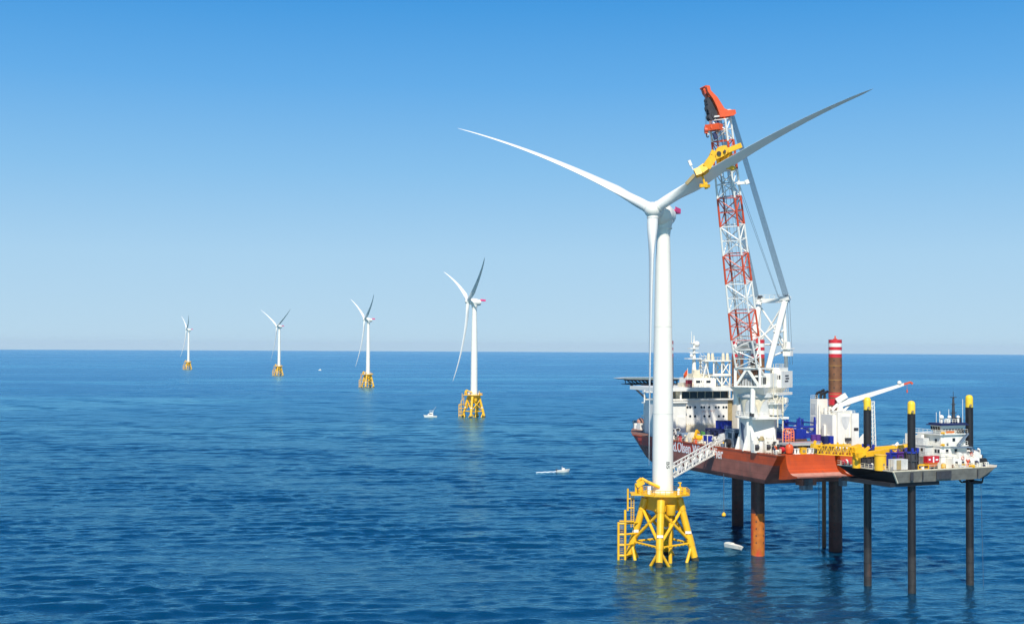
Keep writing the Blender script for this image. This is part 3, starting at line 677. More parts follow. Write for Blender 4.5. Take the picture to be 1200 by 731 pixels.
# helideck over the bow
hx, hy, hz = 94.0, YC, 49.2
m = MB(); P8 = [(hx + 12.2 * math.cos(R(22.5 + 45 * k)), hy + 12.2 * math.sin(R(22.5 + 45 * k)), hz) for k in range(8)]
m.prism(P8, (0, 0, .35)); hd = m.build('helideck', M['green'], ship)
m = MB()
for k in range(8):
    a, b = V(P8[k]), V(P8[(k + 1) % 8]); c = V((hx, hy, hz)); a2, b2 = a + (a - c).normalized() * 1.6, b + (b - c).normalized() * 1.6
    m.hexa([a + V((0, 0, .02)), a2 + V((0, 0, .42)), b2 + V((0, 0, .42)), b + V((0, 0, .02)), a + V((0, 0, .12)), a2 + V((0, 0, .52)), b2 + V((0, 0, .52)), b + V((0, 0, .12))])
m.build('safety_net', M['lgrey'], hd)
m = MB()
for x in range(-9, 10, 3):
    ln = 9.5 if abs(x) < 6 else 6
    m.bar((hx + x, hy - ln, hz - 1.7), (hx + x, hy + ln, hz - 1.7), .25, .25); m.bar((hx + x, hy - ln, hz - .2), (hx + x, hy + ln, hz - .2), .3, .35)
    for y in range(-9, 10, 3):
        if abs(y) <= ln: m.tube((hx + x, hy + y, hz - 1.7), (hx + x, hy + y, hz - .1), .14, n=5)
        if abs(y) <= ln and abs(y + 3) <= ln: m.tube((hx + x, hy + y, hz - 1.7), (hx + x, hy + y + 3, hz - .1), .1, n=5)
for y in range(-9, 10, 3):
    ln = 9 if abs(y) < 6 else 6; m.bar((hx - ln, hy + y, hz - 1.7), (hx + ln, hy + y, hz - 1.7), .25, .25)
for y in (-8, 0, 8):
    m.tube((hx + 1, hy + y, hz - 1.6), (77.0, hy + y * .9, 40.0), .35, n=8)
m.bar((hx - 17, hy - 8, hz - 1.6), (hx - 8, hy - 8, hz - 1.6), .4, .5); m.bar((hx - 17, hy + 8, hz - 1.6), (hx - 8, hy + 8, hz - 1.6), .4, .5); m.bar((hx - 17, hy, hz - 1.6), (hx - 8, hy, hz - 1.6), .4, .5)
m.build('deck_truss', M['dark'], hd)
m = MB()
for k in range(5): m.cbox((79 + k * .8, -4.0 - k * .5, 37), 1.5, 1.5, 2.2 + (k % 3) * 1.8)
m.box(77.5, 81.5, -6.5, -3.4, 36.4, 37.0); m.box(77.5, 81.5, -6.5, -3.4, 41.2, 41.6); m.box(78, 81, -6, -3.4, 45, 45.5); m.tube((80, -3.8, 31), (80, -3.8, 47.4), .3); m.tube((80, -6, 31), (80, -6, 47.4), .3)
m.build('bow_stair', M['white'], ship)
# side clutter of the house, between deck and bridge on the port side
m = MB()
for k, (px, z0, z1) in enumerate(((787, 31, 40), (790, 31, 36), (794, 31, 42.5), (796, 38, 43), (788, 40, 45))):
    x = 55 + k * 1.2; y = sy(px, x); m.box(x - 1, x + 1.2, y - 1.0, y + 1.0, z0, z1)
m.build('side_locker', M['white'], ship)
m = MB(); m.rail([(x, 5.5, ZD) for x in (48, 40, 30, 20, 12)], 1.1, 2, .05); m.rail([(-10, 5.6, ZD), (-18.8, 5.6, ZD)], 1.1, 1.5, .05); m.build('deck_railing', M['cream'], ship)
# ------------------------------------------------------------------ the ship's main crane, standing round the stern port leg
CW = V((.81, -.587, 0)).normalized(); CB = V((.587, .81, 0)).normalized()      # sideways and backward of the boom
def c2w(sd, bk, z): return S0 + CW * sd + CB * bk + V((0, 0, z))
def sb(mb, name, mats, parent=ship): return mb.build(name, mats, parent, world=True)
# pedestal: square below, round above
m = MB(); h = 4.6; ch = 1.3
poly = [(-h + ch, -h), (h - ch, -h), (h, -h + ch), (h, h - ch), (h - ch, h), (-h + ch, h), (-h, h - ch), (-h, -h + ch)]
m.prism([(x, y, ZD) for x, y in poly], (0, 0, 9.6))
for s_ in (-1, 1):      # triangular buttress plates at the aft face
    m.prism([(-h, s_ * 3.4, ZD), (-h - 2.6, s_ * 3.4, ZD), (-h - 1.2, s_ * 3.4, ZD + 3.2), (-h, s_ * 3.4, ZD + 6.4)], (0, .5, 0))
    m.prism([(s_ * 3.2, h, ZD), (s_ * 3.2, h + 1.2, ZD), (s_ * 3.2, h, ZD + 4.5)], (.5, 0, 0))
PR = Matrix.Rotation(R(-12), 4, 'Z'); m.xform(PR); pd = m.build('crane_pedestal', M['white'], ship)
m = MB(); m.lathe([(5.8, 40.3), (6.5, 40.5), (6.5, 41.0), (5.0, 41.02)], 12)
m.rail([(6.4 * math.cos(R(30 * k)), 6.4 * math.sin(R(30 * k)), 41.0) for k in range(12)], 1.2, 1.3, .06, closed=True)
m.box(-7.2, -4.5, -6.0, 5.2, 40.35, 40.95); m.build('pedestal_gallery', M['white'], pd)
m = MB(); m.lathe([(4.75, 40.9), (4.75, 42.2), (5.3, 46.0), (5.3, 46.6)], 36); m.lathe([(5.9, 46.6), (5.9, 47.9)], 36); m.build('slewing_ring', M['lgrey'], pd)
# curved stiffener plates over the round part
m = MB()
for a0 in (205, 262, 319):
    vs = []; 
    for k in range(9):
        a = R(a0 - SRZ * 180 / math.pi - 22 + k * 5.5); zz = 41.2 + 4.6 * abs(math.sin((k - 4) / 4 * math.pi / 2)) ** .8
        r = 4.86 + (zz - 41) * .1; vs.append((r * math.cos(a), r * math.sin(a), zz))
    top = [((4.95 + .5) * math.cos(R(a0 - SRZ * 180 / math.pi - 22 + k * 5.5)), (4.95 + .5) * math.sin(R(a0 - SRZ * 180 / math.pi - 22 + k * 5.5)), 46.0) for k in range(9)]
    m.add(vs + top, [(k, k + 1, 9 + k + 1, 9 + k) for k in range(8)])
m.build('stiffener_plate', M['cream'], pd)
# port-face emblem: blue pennant with a dark diagonal
m = MB(); y = h + .03
m.add([(1.9, y, 39.2), (-2.1, y, 38.2), (-.9, y, 36.8), (-1.2, y, 33.4), (1.2, y, 34.2)], [(4, 3, 2, 1, 0)]); m.xform(PR); em = m.build('painted_emblem', M['bluegrey'], pd)
m = MB(); m.add([(1.9, y + .02, 38.9), (1.1, y + .02, 38.9), (-1.7, y + .02, 32.6), (-.9, y + .02, 32.6)], [(3, 2, 1, 0)]); m.xform(PR); m.build('dark_stroke', M['navy'], em)
# hydraulic column and white side column
m = MB(); m.tube(c2w(1.6, -7.0, 42.0), c2w(1.6, -6.6, 49.4), .75, n=14); sb(m, 'luffing_column', M['white'])
m = MB(); m.tube(c2w(1.45, -7.3, 41.2), c2w(1.6, -7.0, 43.0), .6, n=10); sb(m, 'column_socket', M['black'])
m = MB(); m.tube(c2w(-5.6, -2.5, 44.2), c2w(-5.6, -2.5, 49.6), .95, n=14); sb(m, 'side_column', M['white'])
# slewing deck and house
m = MB()
m.hexa([c2w(-4.4, -5.0, 47.4), c2w(4.4, -5.0, 47.4), c2w(4.6, 6, 47.4), c2w(-4.6, 6, 47.4), c2w(-5.4, -7.6, 49.6), c2w(5.2, -7.6, 49.6), c2w(5.6, 9, 49.6), c2w(-5.4, 9, 49.6)])
sb(m, 'slewing_deck', M['white'])
ho = MB()
def cbox(mb, s0, s1, b0, b1, z0, z1, mi=0):
    mb.hexa([c2w(s0, b0, z0), c2w(s1, b0, z0), c2w(s1, b1, z0), c2w(s0, b1, z0), c2w(s0, b0, z1), c2w(s1, b0, z1), c2w(s1, b1, z1), c2w(s0, b1, z1)], mi)
cbox(ho, 2.4, 5.6, -3.5, 8.6, 49.62, 53.6); cbox(ho, 4.2, 6.8, 1.5, 9.5, 49.3, 54.2); cbox(ho, -5.0, -2.2, 1.0, 8.6, 49.62, 54.0)
cbox(ho, 3.0, 6.0, 2, 8, 53.6, 55.2); cbox(ho, 4.6, 7.4, -2, 8, 47.2, 48.0); cbox(ho, 4.8, 7.6, -3, 4, 44.6, 45.0); cbox(ho, 4.6, 6.9, -2, 3, 41.5, 44.6)
for k in range(5): cbox(ho, 5.4 + .4 * (k % 2), 6.6 + .3 * k, -3.2 + k * 1.5, -2.4 + k * 1.5, 45.0, 46.0 + (k % 3) * .5)
hs_ = sb(ho, 'crane_house', M['white'])
m = MB(); cbox(m, 2.0, 4.4, -6.4, -3.5, 49.62, 53.0); cabn = sb(m, 'crane_cab', M['white'])
m = MB(); cbox(m, 2.15, 4.25, -6.46, -6.4, 50.3, 52.5); cbox(m, 4.4, 4.44, -6.1, -3.7, 50.5, 52.5); sb(m, 'cab_window', M['glass'], cabn)
m = MB()
for b0, z0, ln in ((4.1, 53.6, .9), (4.4, 52.8, .9), (3.9, 52.0, 1.2)): cbox(m, 6.82, 6.86, b0, b0 + 2.5, z0 - 1, z0 - .58)
for k in range(3): cbox(m, 4.5 + k * .75, 5.0 + k * .75, 1.44, 1.48, 51.8, 53.0)
sb(m, 'house_vent', M['dark'], hs_)
m = MB()
for z in (48.0, 45.0, 55.2): m.rail([c2w(4.8, -3.4 if z < 50 else 2, z), c2w(7.4 if z < 50 else 6, -3.4 if z < 50 else 2, z), c2w(7.4 if z < 50 else 6, 5, z)], 1.1, 1.2, .06)
m.tube(c2w(6.0, -2.2, 41), c2w(6.0, -2.2, 56.3), .1, n=5)
for k in range(9): m.bar(c2w(7.8, -2 + k * .55, 41.4 + k * .38), c2w(8.6, -2 + k * .55, 41.4 + k * .38), .3, .1)
m.tube(c2w(7.9, 0, 33), c2w(7.9, 0, 47), .22, n=6); m.tube(c2w(7.2, -2, 38), c2w(7.2, -2, 47), .18, n=6)
sb(m, 'crane_railing', M['cream'])
# boom foot frame
FT = c2w(0, -6.4, 55.4); TIP = at(844.0, 140, 358.0)
m = MB()
A, B, C_, D_ = c2w(-3.9, -7.0, 49.6), c2w(3.9, -7.0, 49.6), c2w(-3.9, -7.0, 55.0), c2w(3.9, -7.0, 55.0)
for a, b, w_ in ((A, C_, .9), (B, D_, .9), (C_, D_, .8), (A, (C_ + D_) / 2, .5), (B, (C_ + D_) / 2, .5), (A, B, .6)): m.bar(a, b, w_, .7)
back = CB * 9
for a, b, w_ in ((A + back, C_ + back, .6), (B + back, D_ + back, .6), (C_, C_ + back, .5), (D_, D_ + back, .5), (C_, A + back, .35), (D_, B + back, .35)): m.bar(a, b, w_, .5)
sb(m, 'boom_foot_frame', M['white'])
# winches and machinery inside the frame
m = MB()
for k in range(3): m.tube(c2w(-2.6, -4.5 + k * 0.2, 51.4 + k * .1), c2w(2.2, -4.5, 51.4), 1.0 - .2 * k, n=12)
for k in range(7): cbox(m, -3 + k * .9, -2.4 + k * .9, -6.2, -5.4, 49.62, 51.3 + (k * 5 % 3) * .5)
sb(m, 'hoist_winch', M['grey'])
# lattice boom in nine bays
u = (TIP - FT); BL = u.length; u.normalize(); bk = CW.cross(u).normalized()
if bk.dot(CB) < 0: bk = -bk
rows = [434, 396.5, 364.5, 331.5, 297.8, 264.5, 231.0, 200.0, 165.0, 139.0]
def tof(py):      # distance along the boom seen in row py
    lo, hi = 0.0, BL
    for _ in range(40):
        mid = (lo + hi) / 2; p = FT + u * mid; d = CM.transposed() @ (p - V((0, 0, CAM_H))); yy = 365.5 - F * d.y / -d.z
        if yy > py: lo = mid
        else: hi = mid
    return lo
ts = [0.0] + [tof(r) for r in rows[1:-1]] + [BL]
def half(t): f = t / BL; return 3.35 - 0.95 * f, (1.2 + 1.2 * min(1, f / .12)) if f < .12 else 2.4 - .7 * f
def cpt(t, i):
    a, b = half(t); sg = ((-1, -1), (1, -1), (1, 1), (-1, 1))[i]
    return FT + u * t + CW * (a * sg[0]) + bk * (b * sg[1])
def bay(mb, t0, t1, n):
    for i in range(4): mb.tube(cpt(t0, i), cpt(t1, i), .30, n=8)
    for i in range(4):
        j = (i + 1) % 4
        for k in range(n):
            a, b = t0 + (t1 - t0) * k / n, t0 + (t1 - t0) * (k + 1) / n
            p, q = (i, j) if (k + (i % 2)) % 2 == 0 else (j, i)
            mb.tube(cpt(a, p), cpt(b, q), .16, n=6)
            mb.tube(cpt(a, i), cpt(a, j), .13, n=6)
        mb.tube(cpt(t1, i), cpt(t1, j), .16, n=6)
wh = MB(); reds = []; whites = []
for k in range(9):
    n = 2 if k else 3
    if k % 2 == 1:
        rm = MB(); bay(rm, ts[k] + .05, ts[k + 1] - .05, 2); reds.append(rm)
    elif k == 0: bay(wh, ts[k], ts[k + 1], n)
    else:
        rm = MB(); bay(rm, ts[k] - .02, ts[k + 1] + .02, 2); whites.append(rm)
bm = sb(wh, 'crane_boom', M['cranew'])
for rm in whites: sb(rm, 'white_boom_section', M['cranew'], bm)
for rm in reds: sb(rm, 'red_boom_section', M['craner'], bm)
m = MB()          # ladder and cable tray inside the boom
for s_ in (-.35, .35): m.bar(FT + u * 3 - bk * .6 + CW * (s_ - 1.0), FT + u * (BL - 2) - bk * .6 + CW * (s_ - 1.0), .12, .12)
for k in range(90): p = FT + u * (4 + k * .8) - bk * .6 + CW * -1.0; m.bar(p - CW * .35, p + CW * .35, .08, .08)
for k in range(9): p = FT + u * (ts[k] + 4) + bk * .8; m.bar(p - CW * 1.6, p + CW * 1.4, .5, .12)
for s_ in (-.9, .4, 1.2): m.tube(FT + u * 2 + CW * s_, FT + u * (BL - 1) + CW * s_, .06, n=4)
sb(m, 'boom_ladder', M['grey'], bm)
m = MB()          # grey machinery platform low in the boom
p = FT + u * 5.2
m.hexa([p + CW * a + bk * b + V((0, 0, z)) for z in (0, .9) for a, b in ((-2.9, -1.8), (2.4, -1.8), (2.4, 1.8), (-2.9, 1.8))])
m.tube(p - CW * 2.4 - bk * .4 + V((0, 0, 1.7)), p + CW * 1.4 - bk * .4 + V((0, 0, 1.7)), .95, n=12)
m.hexa([p + CW * a + bk * b + V((0, 0, z)) for z in (.9, 2.4) for a, b in ((1.2, -1.4), (2.4, -1.4), (2.4, 1.4), (1.2, 1.4))])
sb(m, 'boom_machinery', M['grey'], bm)
m = MB(); t_ = tof(216.5); p = FT + u * t_; m.bar(p + CW * 2.4 + bk * 1, p + CW * 5.6 + bk * 1.6, .7, .8); m.bar(p + CW * 5.0 + bk * 1.3, p + CW * 5.9 + bk * 1.6 + V((0, 0, .3)), 1.0, 1.2); sb(m, 'boom_walkway', M['cranew'], bm)
# boom head
def onb(px, py, off=0.0):       # a point in the boom head's own plane (sideways CW, along the boom)
    p = at(px, py, TIP.y); return p
hp = [(824, 101.7), (828.5, 102.2), (829.7, 107.5), (832, 110), (837.7, 115.8), (841.5, 122), (845.7, 128.7), (850, 130.6), (858, 130), (859.3, 134.5), (856.7, 136.8), (846, 138.4), (840.8, 138.8), (839.5, 134), (836.5, 126), (832, 117), (826.2, 109)]
pts = [onb(a, b) for a, b in hp]
m = MB(); th_ = V((-.25, .97, 0)) * 1.1
m.prism([p - V((-.25, .97, 0)) * 2.0 for p in pts], th_); m.prism([p + V((-.25, .97, 0)) * 0.9 for p in pts], th_)
for k in (0, 2, 4, 6, 8, 11): m.tube(pts[k] - V((-.25, .97, 0)) * 1.8 + (V((0, 0, -.3))), pts[k] + V((-.25, .97, 0)) * 1.8 + V((0, 0, -.3)), .3, n=6)
bh = sb(m, 'boom_head', M['headr'], bm)
m = MB(); sdv = V((-.25, .97, 0))
for px, py, r in ((829.5, 118, .8), (831.2, 121.5, 1.1), (831.6, 127, 1.2), (833.8, 131.5, 1.3), (837, 135.5, 1.2), (833, 137.5, 1.1), (834, 115, .5)):
    for k in (-.9, -.3, .3, .9): p = onb(px, py) + sdv * k; m.tube(p - sdv * .13, p + sdv * .13, r, n=16)
sb(m, 'sheave', M['dark'], bm)
m = MB(); p = onb(832, 137.6); m.bar(p - CW * .6, p + CW * 3, .6, .4); p = onb(853, 129.6); m.bar(p - CW * 2.0, p + CW * 1.2, 2.0, .25); sb(m, 'head_walkway', M['white'], bm)
# A-frame
AT = c2w(0, 9.4, 75.2)
def af(s_, z=0): return AT + CW * s_ + V((0, 0, z))
m = MB(); m.bar(af(-5.4), af(5.6), 1.3, 1.3); m.bar(af(3.0, .5), af(6.0, .7), 1.9, 1.2); m.bar(af(-5.2, .4), af(-2.6, .5), 1.7, .9)
for s_ in (-4.2, 4.2):
    m.tube(af(s_ + .2, -.4), c2w(s_ * .7, .5, 54.5), .95, .8, n=12)
    m.tube(af(s_ * .95, -.4), c2w(s_ * 1.05, 10.5, 55.2), .62, n=12)
    m.tube(af(s_ * .95, -9), c2w(s_ * .85, 4.6, 65.0), .3, n=8); m.tube(c2w(s_, 10, 60), c2w(s_ * .78, 2.5, 58.5), .3, n=8)
    m.tube(c2w(s_, 10, 60), c2w(s_ * .78, 4.0, 66), .28, n=8)
for a, b in (((-4.2, 9.4, 74.4), (4.2, 10, 62)), ((4.2, 9.4, 74.4), (-4.2, 10, 62)), ((-4.2, 10, 62), (4.2, 10, 62)), ((-3.4, 3.5, 62), (3.2, 6, 68)), ((3.4, 3.5, 62), (-3.4, 6, 68))): m.tube(c2w(*a), c2w(*b), .28, n=8)
m.rail([af(-5.2, .7), af(5.6, .7)], 1.1, 1.5, .06)
cbox(m, 4.4, 7.4, 6.5, 9.5, 60.6, 61.0); m.tube(c2w(6, 8, 61), c2w(6, 8, 62.8), .8, n=10); cbox(m, 4.8, 7.2, 7, 9, 58.6, 60.4)
afr = sb(m, 'a_frame', M['white'])
m = MB()
for s_ in (-4, 4.6):
    for k in range(4): p = af(s_ + .3 * k, .7); m.tube(p - CW * .1, p + CW * .1, .9, n=14)
sb(m, 'frame_sheave', M['dark'], afr)
# boom hoist ropes
HB = onb(857.6, 135.5)
for sgn, pa in ((1, HB), (-1, HB - CW * 3.4 + V((-.25, .97, 0)) * 1.5)):
    m = MB()
    for k in range(10):
        q = (k - 4.5) * .125
        m.tube(pa + CW * q * .8 + bk * q * .9, af(4.9 * sgn + q * 1.2, 1.0) + CB * q, .05, n=5)
    sb(m, 'hoist_rope', M['cable'])
m = MB()
for q, z in ((2.0, 100), (2.6, 92)): m.tube(FT + u * tof(212) + CW * q + bk * 1.5, af(1.5 + q * .4, .8), .05, n=4)
m.tube(af(5.2, .3), c2w(5.6, 10.4, 56), .05, n=4); m.tube(af(5.9, .3), c2w(6.4, 10.4, 56), .05, n=4)
sb(m, 'guy_line', M['cable'])
# leg-top white and red gallery behind the boom
# hook block (hangs from the boom head)
hk = at(827.5, 152.5, 357.5); bp_ = at(836.2, 149.5, 357.0)
hkb = thing('crane_hook_block', 'small red and white hook block hanging beside the lattice boom below its head', 'hook block', hk)
m = MB(); m.bar(hk + V((0, 0, 1.0)), hk + V((0, 0, -1.0)), .9, .8); m.tube(hk + V((-.5, 0, 0)), hk + V((.5, 0, 0)), .8, n=12); m.build('block', M['craner'], hkb, True)
m = MB(); m.bar(hk + V((0.62, 0, 1.0)), hk + V((.62, 0, -1.3)), .5, .7); m.build('cheek_plate', M['white'], hkb, True)
m = MB(); m.path([hk + V((0.1, 0, -1.0)), hk + V((.1, 0, -1.8)), hk + V((.5, 0, -2.1)), hk + V((.7, 0, -1.7))], .18, 6); m.build('hook', M['dark'], hkb, True)
m = MB()
for s_ in (-.2, .2): m.tube(hk + V((s_, 0, .8)), at(826.3 + s_ * 3, 106, TIP.y - .6), .045, n=4)
m.build('rope', M['cable'], hkb, True)
ob = thing('hoist_trolley', 'orange box on the side of the lattice boom just below the boom head', 'trolley', bp_)
m = MB(); m.bar(bp_ - CW * 2.1 + V((0, 0, -.1)), bp_ + CW * 2.3, 2.4, 1.7); m.tube(bp_ - CW * .4 + V((0, -1.3, 0)), bp_ - CW * .4 + V((0, 1.3, 0)), .7, n=10); m.build('body', M['headr'], ob, True)
m = MB(); p = at(840.3, 150.5, 356.3); m.bar(p + V((0, 0, -1.5)), p + V((0, 0, 1.4)), .9, .6); m.build('side_plate', M['lip'], ob, True)
m = MB(); p = at(836.5, 155.5, 357); m.bar(p, p + V((.7, 0, -1.8)), 1.6, .9); m.bar(p + V((1, 0, 2.5)), at(838, 139, 358), .9, .6); m.build('hanger', M['navy'], ob, True)
# blade gripper
gd = 355.5
def gp(px, py, d=0): return at(px, py, gd + d)
gr = thing('blade_gripper', 'yellow blade gripper clamped round the right-hand blade of the nearest turbine', 'gripper', gp(838, 195))
m = MB()
sp = [(814.5, 203.5), (821.5, 201), (827.5, 196.5), (832, 189.5), (836, 183.5), (838.5, 178)]
wd = [1.9, 2.3, 2.4, 2.2, 2.2, 2.6]
for k in range(len(sp) - 1): m.bar(gp(*sp[k], -1), gp(*sp[k + 1], -1), 1.8, (wd[k] + wd[k + 1]) / 2, up=(.3, .3, 1))
top = [(838, 180.5), (840.5, 173.5), (845, 171), (851, 170.3), (854, 175), (852, 180.5), (846, 184), (840, 186.5)]
m.prism([gp(*p, -2.2) for p in top], V((0, 3.6, 0)))
m.bar(gp(852, 177, -1), gp(868.5, 170.5, -1), 1.5, 1.35); m.bar(gp(850, 181, -1), gp(846, 190, 0), 1.2, 1.0); m.bar(gp(841, 185, -1), gp(842.5, 192, 0), .9, .8); m.bar(gp(856, 178, -1), gp(851.5, 188, 0), 1.0, .9)
m.build('beam', M['yeld'], gr, True)
m = MB(); m.bar(gp(814, 205, -1), gp(804, 216, -.5), 1.0, .9); m.build('tail_arm', M['tan'], gr, True)
m = MB(); m.tube(gp(842.5, 180, -2.6), gp(842.5, 180, -1.8), .65, n=12); m.bar(gp(848, 176.8, -2.4), gp(850, 178.2, -2.4), .8, .7); m.build('hydraulic_block', M['dark'], gr, True)
for px, py in ((825.5, 217.2), (856, 196)):
    m = MB(); p = gp(px, py, -.6); m.bar(p - CW * 1.2, p + CW * 1.4 + V((0, 0, -.3)), 1.4, .9); m.bar(p + V((.2, 0, .8)), p + V((.6, 0, -1.0)), 1.0, .9); m.tube(p + V((-.8, 0, .3)), p + V((-.8, 0, -.6)), .5, n=8); m.bar(p + V((0, -.3, .4)), p + V((-.6, .5, 3.2)), .4, .4)
    m.build('lower_claw', M['yeld'], gr, True)
m = MB(); p = gp(812.5, 199.5, -1); m.bar(p, p + V((-.6, 0, 1.2)), .25, .25); q = p + V((-.6, 0, 1.2)); m.bar(q, q + V((-.65, 0, 1.5)), .75, .75); m.build('winch_pod', M['white'], gr, True)
m = MB()
for dx in (-.6, .6): m.tube(gp(846, 171, -1) + V((dx, 0, 0)), at(841, 139, 357) + V((dx, 0, 0)), .06, n=5)
m.build('sling', M['cable'], gr, True)

# jacking house of the starboard stern leg, with the small deck crane on top
m = MB(); m.box(-5, 5.6, -31.0, -22.6, ZD, 41.2); m.box(2.2, 5.8, -26, -22.2, ZD, 45.6); m.box(-4.6, -1, -30, -24.5, 41.2, 42.4); m.box(-5.9, -4.9, -31.4, -29.0, ZD, 41.6); m.box(-5.7, -4.9, -25.4, -24.0, ZD, 42.0)
m.prism([(-5.0, -31.4, ZD), (-5.0, -34.4, ZD), (-5.0, -34.6, 35.2), (-5.0, -32.6, 33.4)], (1.5, 0, 0))
for k in range(4): m.cbox((-3 + k * 2, -22.4, ZD), 1.3, .8, 4 + (k % 2) * 3)
m.rail([(-4.8, -30.8, 41.2), (-4.8, -22.8, 41.2), (2.0, -22.8, 41.2)], 1.1, 1.3, .06); m.rail([(2.3, -22.4, 45.6), (5.7, -22.4, 45.6)], 1.1, 1.3, .05)
for k in range(5): m.cbox((-2 + k * .9, -23.4 - (k % 2), 41.2), .8, .7, .8 + (k * 3 % 4) * .5)
for k in range(3): m.tube((-5.25, -26.5 - k * .8, ZD), (-5.25, -26.5 - k * .8, 34 + k * 1.5), .14, n=6)
m.tube((1.4, -22.5, ZD), (1.4, -22.5, 44), .3, n=8)
jh = m.build('jacking_house', M['white'], ship)
m = MB(); zc = 40.6
m.add([(-5.03, -25.6 - (3.4 * k / 8), zc - (0 if k in (0, 8) else 3.9 * math.sin(math.pi * k / 8) ** .75)) for k in range(9)], [tuple(range(8, -1, -1))]); m.build('painted_pedestal_shadow', M['lgrey'], jh)  # grey sheet painted as the crane pedestal's shadow on the aft face
m = MB()
for z in (33, 37.0, 41.0): m.box(2.9, 5.3, -22.2, -22.14, z, z + 3.2)
m.build('louvre', M['lgrey'], jh)
m = MB()
for y, z in ((-31.2, 36.4), (-28.6, 33.4)): m.box(-5.98, -5.0, y, y + 1.6, z, z + .9)
m.build('deck_vent', M['dark'], jh)
m = MB()
for k, (x, y, hgt) in enumerate(((5.0, -24, 1.6), (4.2, -25, 2.2), (2.9, -24, 1.3), (3.2, -25.6, 1.8))): m.path([(x, y, 45.6), (x, y, 45.6 + hgt), (x - .9, y - .6, 45.6 + hgt + .5)], .4, 8)
m.build('exhaust_pipe', M['black'], jh)
bx, by = -3.2, -26.6
P0 = s2w(bx, by, 42.4); dD = P0.y
m = MB(); m.tube(P0, P0 + V((0, 0, 3.6)), 1.0, .9, n=14); m.bar(P0 + V((-1, 0, 2.8)), P0 + V((1.8, -.4, 4.6)), 1.8, 1.6); m.bar(at(974.5, 480, dD), at(986, 470, dD - .3), 1.0, .9)
sc_ = sb(m, 'deck_crane', M['white'])
a, b = at(985.5, 473, dD), at(1059, 450.2, dD - 2)
m = MB(); m.hexa([a + V((0, -.7, -.9)), b + V((0, -.35, -.4)), b + V((0, .35, -.4)), a + V((0, .7, -.9)), a + V((0, -.7, .9)), b + V((0, -.35, .4)), b + V((0, .35, .4)), a + V((0, .7, .9))]); m.bar(at(983, 487, dD), at(996, 473, dD), .6, .6)
m.tube(at(1012, 466, dD) + V((0, 0, -.5)), at(1012, 466, dD) + V((0, 0, -1.3)), .35, n=8)
sb(m, 'jib', M['white'], sc_)
m = MB(); c = at(1067, 447.7, dD - 2); m.bar(b, c, .5, .6); m.bar(c, c + V((.6, 0, -.5)), .5, .6); sb(m, 'jib_tip', M['craner'], sc_)
m = MB(); p = at(1054, 448.5, dD - 2); m.sphere(p, .65, 8); m.tube(p + V((0, 0, -1)), p, .3); sb(m, 'searchlight', M['white'], sc_)
m = MB(); p = at(1063, 458, dD - 2); m.tube(p + V((0, 0, 2.4)), p + V((0, 0, .3)), .04, n=4); m.bar(p + V((0, 0, .4)), p + V((0, 0, -.5)), .35, .35); sb(m, 'hook', M['craner'], sc_)
# ------------------------------------------------------------------ gangway, rope and deck cargo of the ship
ga_, gb_ = at(847.5, 518.5, 396), at(785.5, 553, 369.0)
gw = thing('access_gangway', 'long white truss gangway sloping from the ship deck down to the nearest turbine tower', 'gangway', ga_)
m = MB(); gu = (gb_ - ga_); GL = gu.length; gu.normalize(); gs = gu.cross(V((0, 0, 1))).normalized() * 1.1; gv = gs.cross(gu).normalized() * 1.45
for s_ in (-1, 1):
    for v_ in (-1, 1): m.bar(ga_ + gs * s_ + gv * v_, gb_ + gs * s_ + gv * v_, .30, .34)
    N = 15
    for k in range(N):
        p, q = ga_ + gu * GL * k / N, ga_ + gu * GL * (k + 1) / N
        m.bar(p + gs * s_ - gv, p + gs * s_ + gv, .2, .2); m.bar(p + gs * s_ + gv * (1 if k % 2 else -1), q + gs * s_ + gv * (-1 if k % 2 else 1), .2, .2)
m.build('truss', M['white'], gw, True)
m = MB(); m.bar(ga_ - gv * .9, gb_ - gv * .9, 1.9, .12); m.build('walkway', M['grey'], gw, True)
m = MB()
for k in (2.2, 8.5, 12.6): p = ga_ + gu * GL * k / 15; m.bar(p - gs * 1.04, p - gs * 1.04 + gu * 3.2, .06, .9)
m.build('side_banner', M['text'], gw, True)
m = MB(); p = ga_ + V((-.3, .2, 0)); m.tube(p + V((0, 0, -4)), p + V((0, 0, 2.6)), 1.1, n=12); m.bar(p + V((-.8, 0, 1.8)), p + V((1.2, .5, 2.6)), 1.5, 1.2); m.bar(p + V((-1.6, -.5, .3)), p + V((-.6, 0, 2.2)), .7, .7); m.build('slewing_column', M['lgrey'], gw, True)

rp = at(848.2, 603, 385)
rope = thing('weighted_rope', 'thin dark rope hanging from the ship side with a yellow weight at its end', 'rope', rp)
m = MB(); m.tube(rp, at(848.2, 522, 385), .10, n=5); m.build('line', M['cable'], rope, True)
m = MB(); m.lathe([(.15, -.1), (.55, -.5), (.62, -1.1), (.2, -1.5)], 12, rp + V((0, 0, .9))); m.build('weight', M['yeld'], rope, True)

def dk(px, y, z=ZD): return V((sx(px, y), y, z))
def cargo(name, label, cat, p, group=None): return thing(name, label, cat, s2w(*p), SRZ, group)
def container(mb, x, y, z, lx, ly, lz, mi=0):
    mb.box(x - lx / 2, x + lx / 2, y - ly / 2, y + ly / 2, z, z + lz, mi)
    n = max(3, int(lx / .6))
    for k in range(n): xx = x - lx / 2 + (k + .5) * lx / n; mb.box(xx - .12, xx + .12, y - ly / 2 - .06, y + ly / 2 + .06, z + .15, z + lz - .15, mi)
    n = max(3, int(ly / .6))
    for k in range(n): yy = y - ly / 2 + (k + .5) * ly / n; mb.box(x - lx / 2 - .06, x + lx / 2 + .06, yy - .12, yy + .12, z + .15, z + lz - .15, mi)
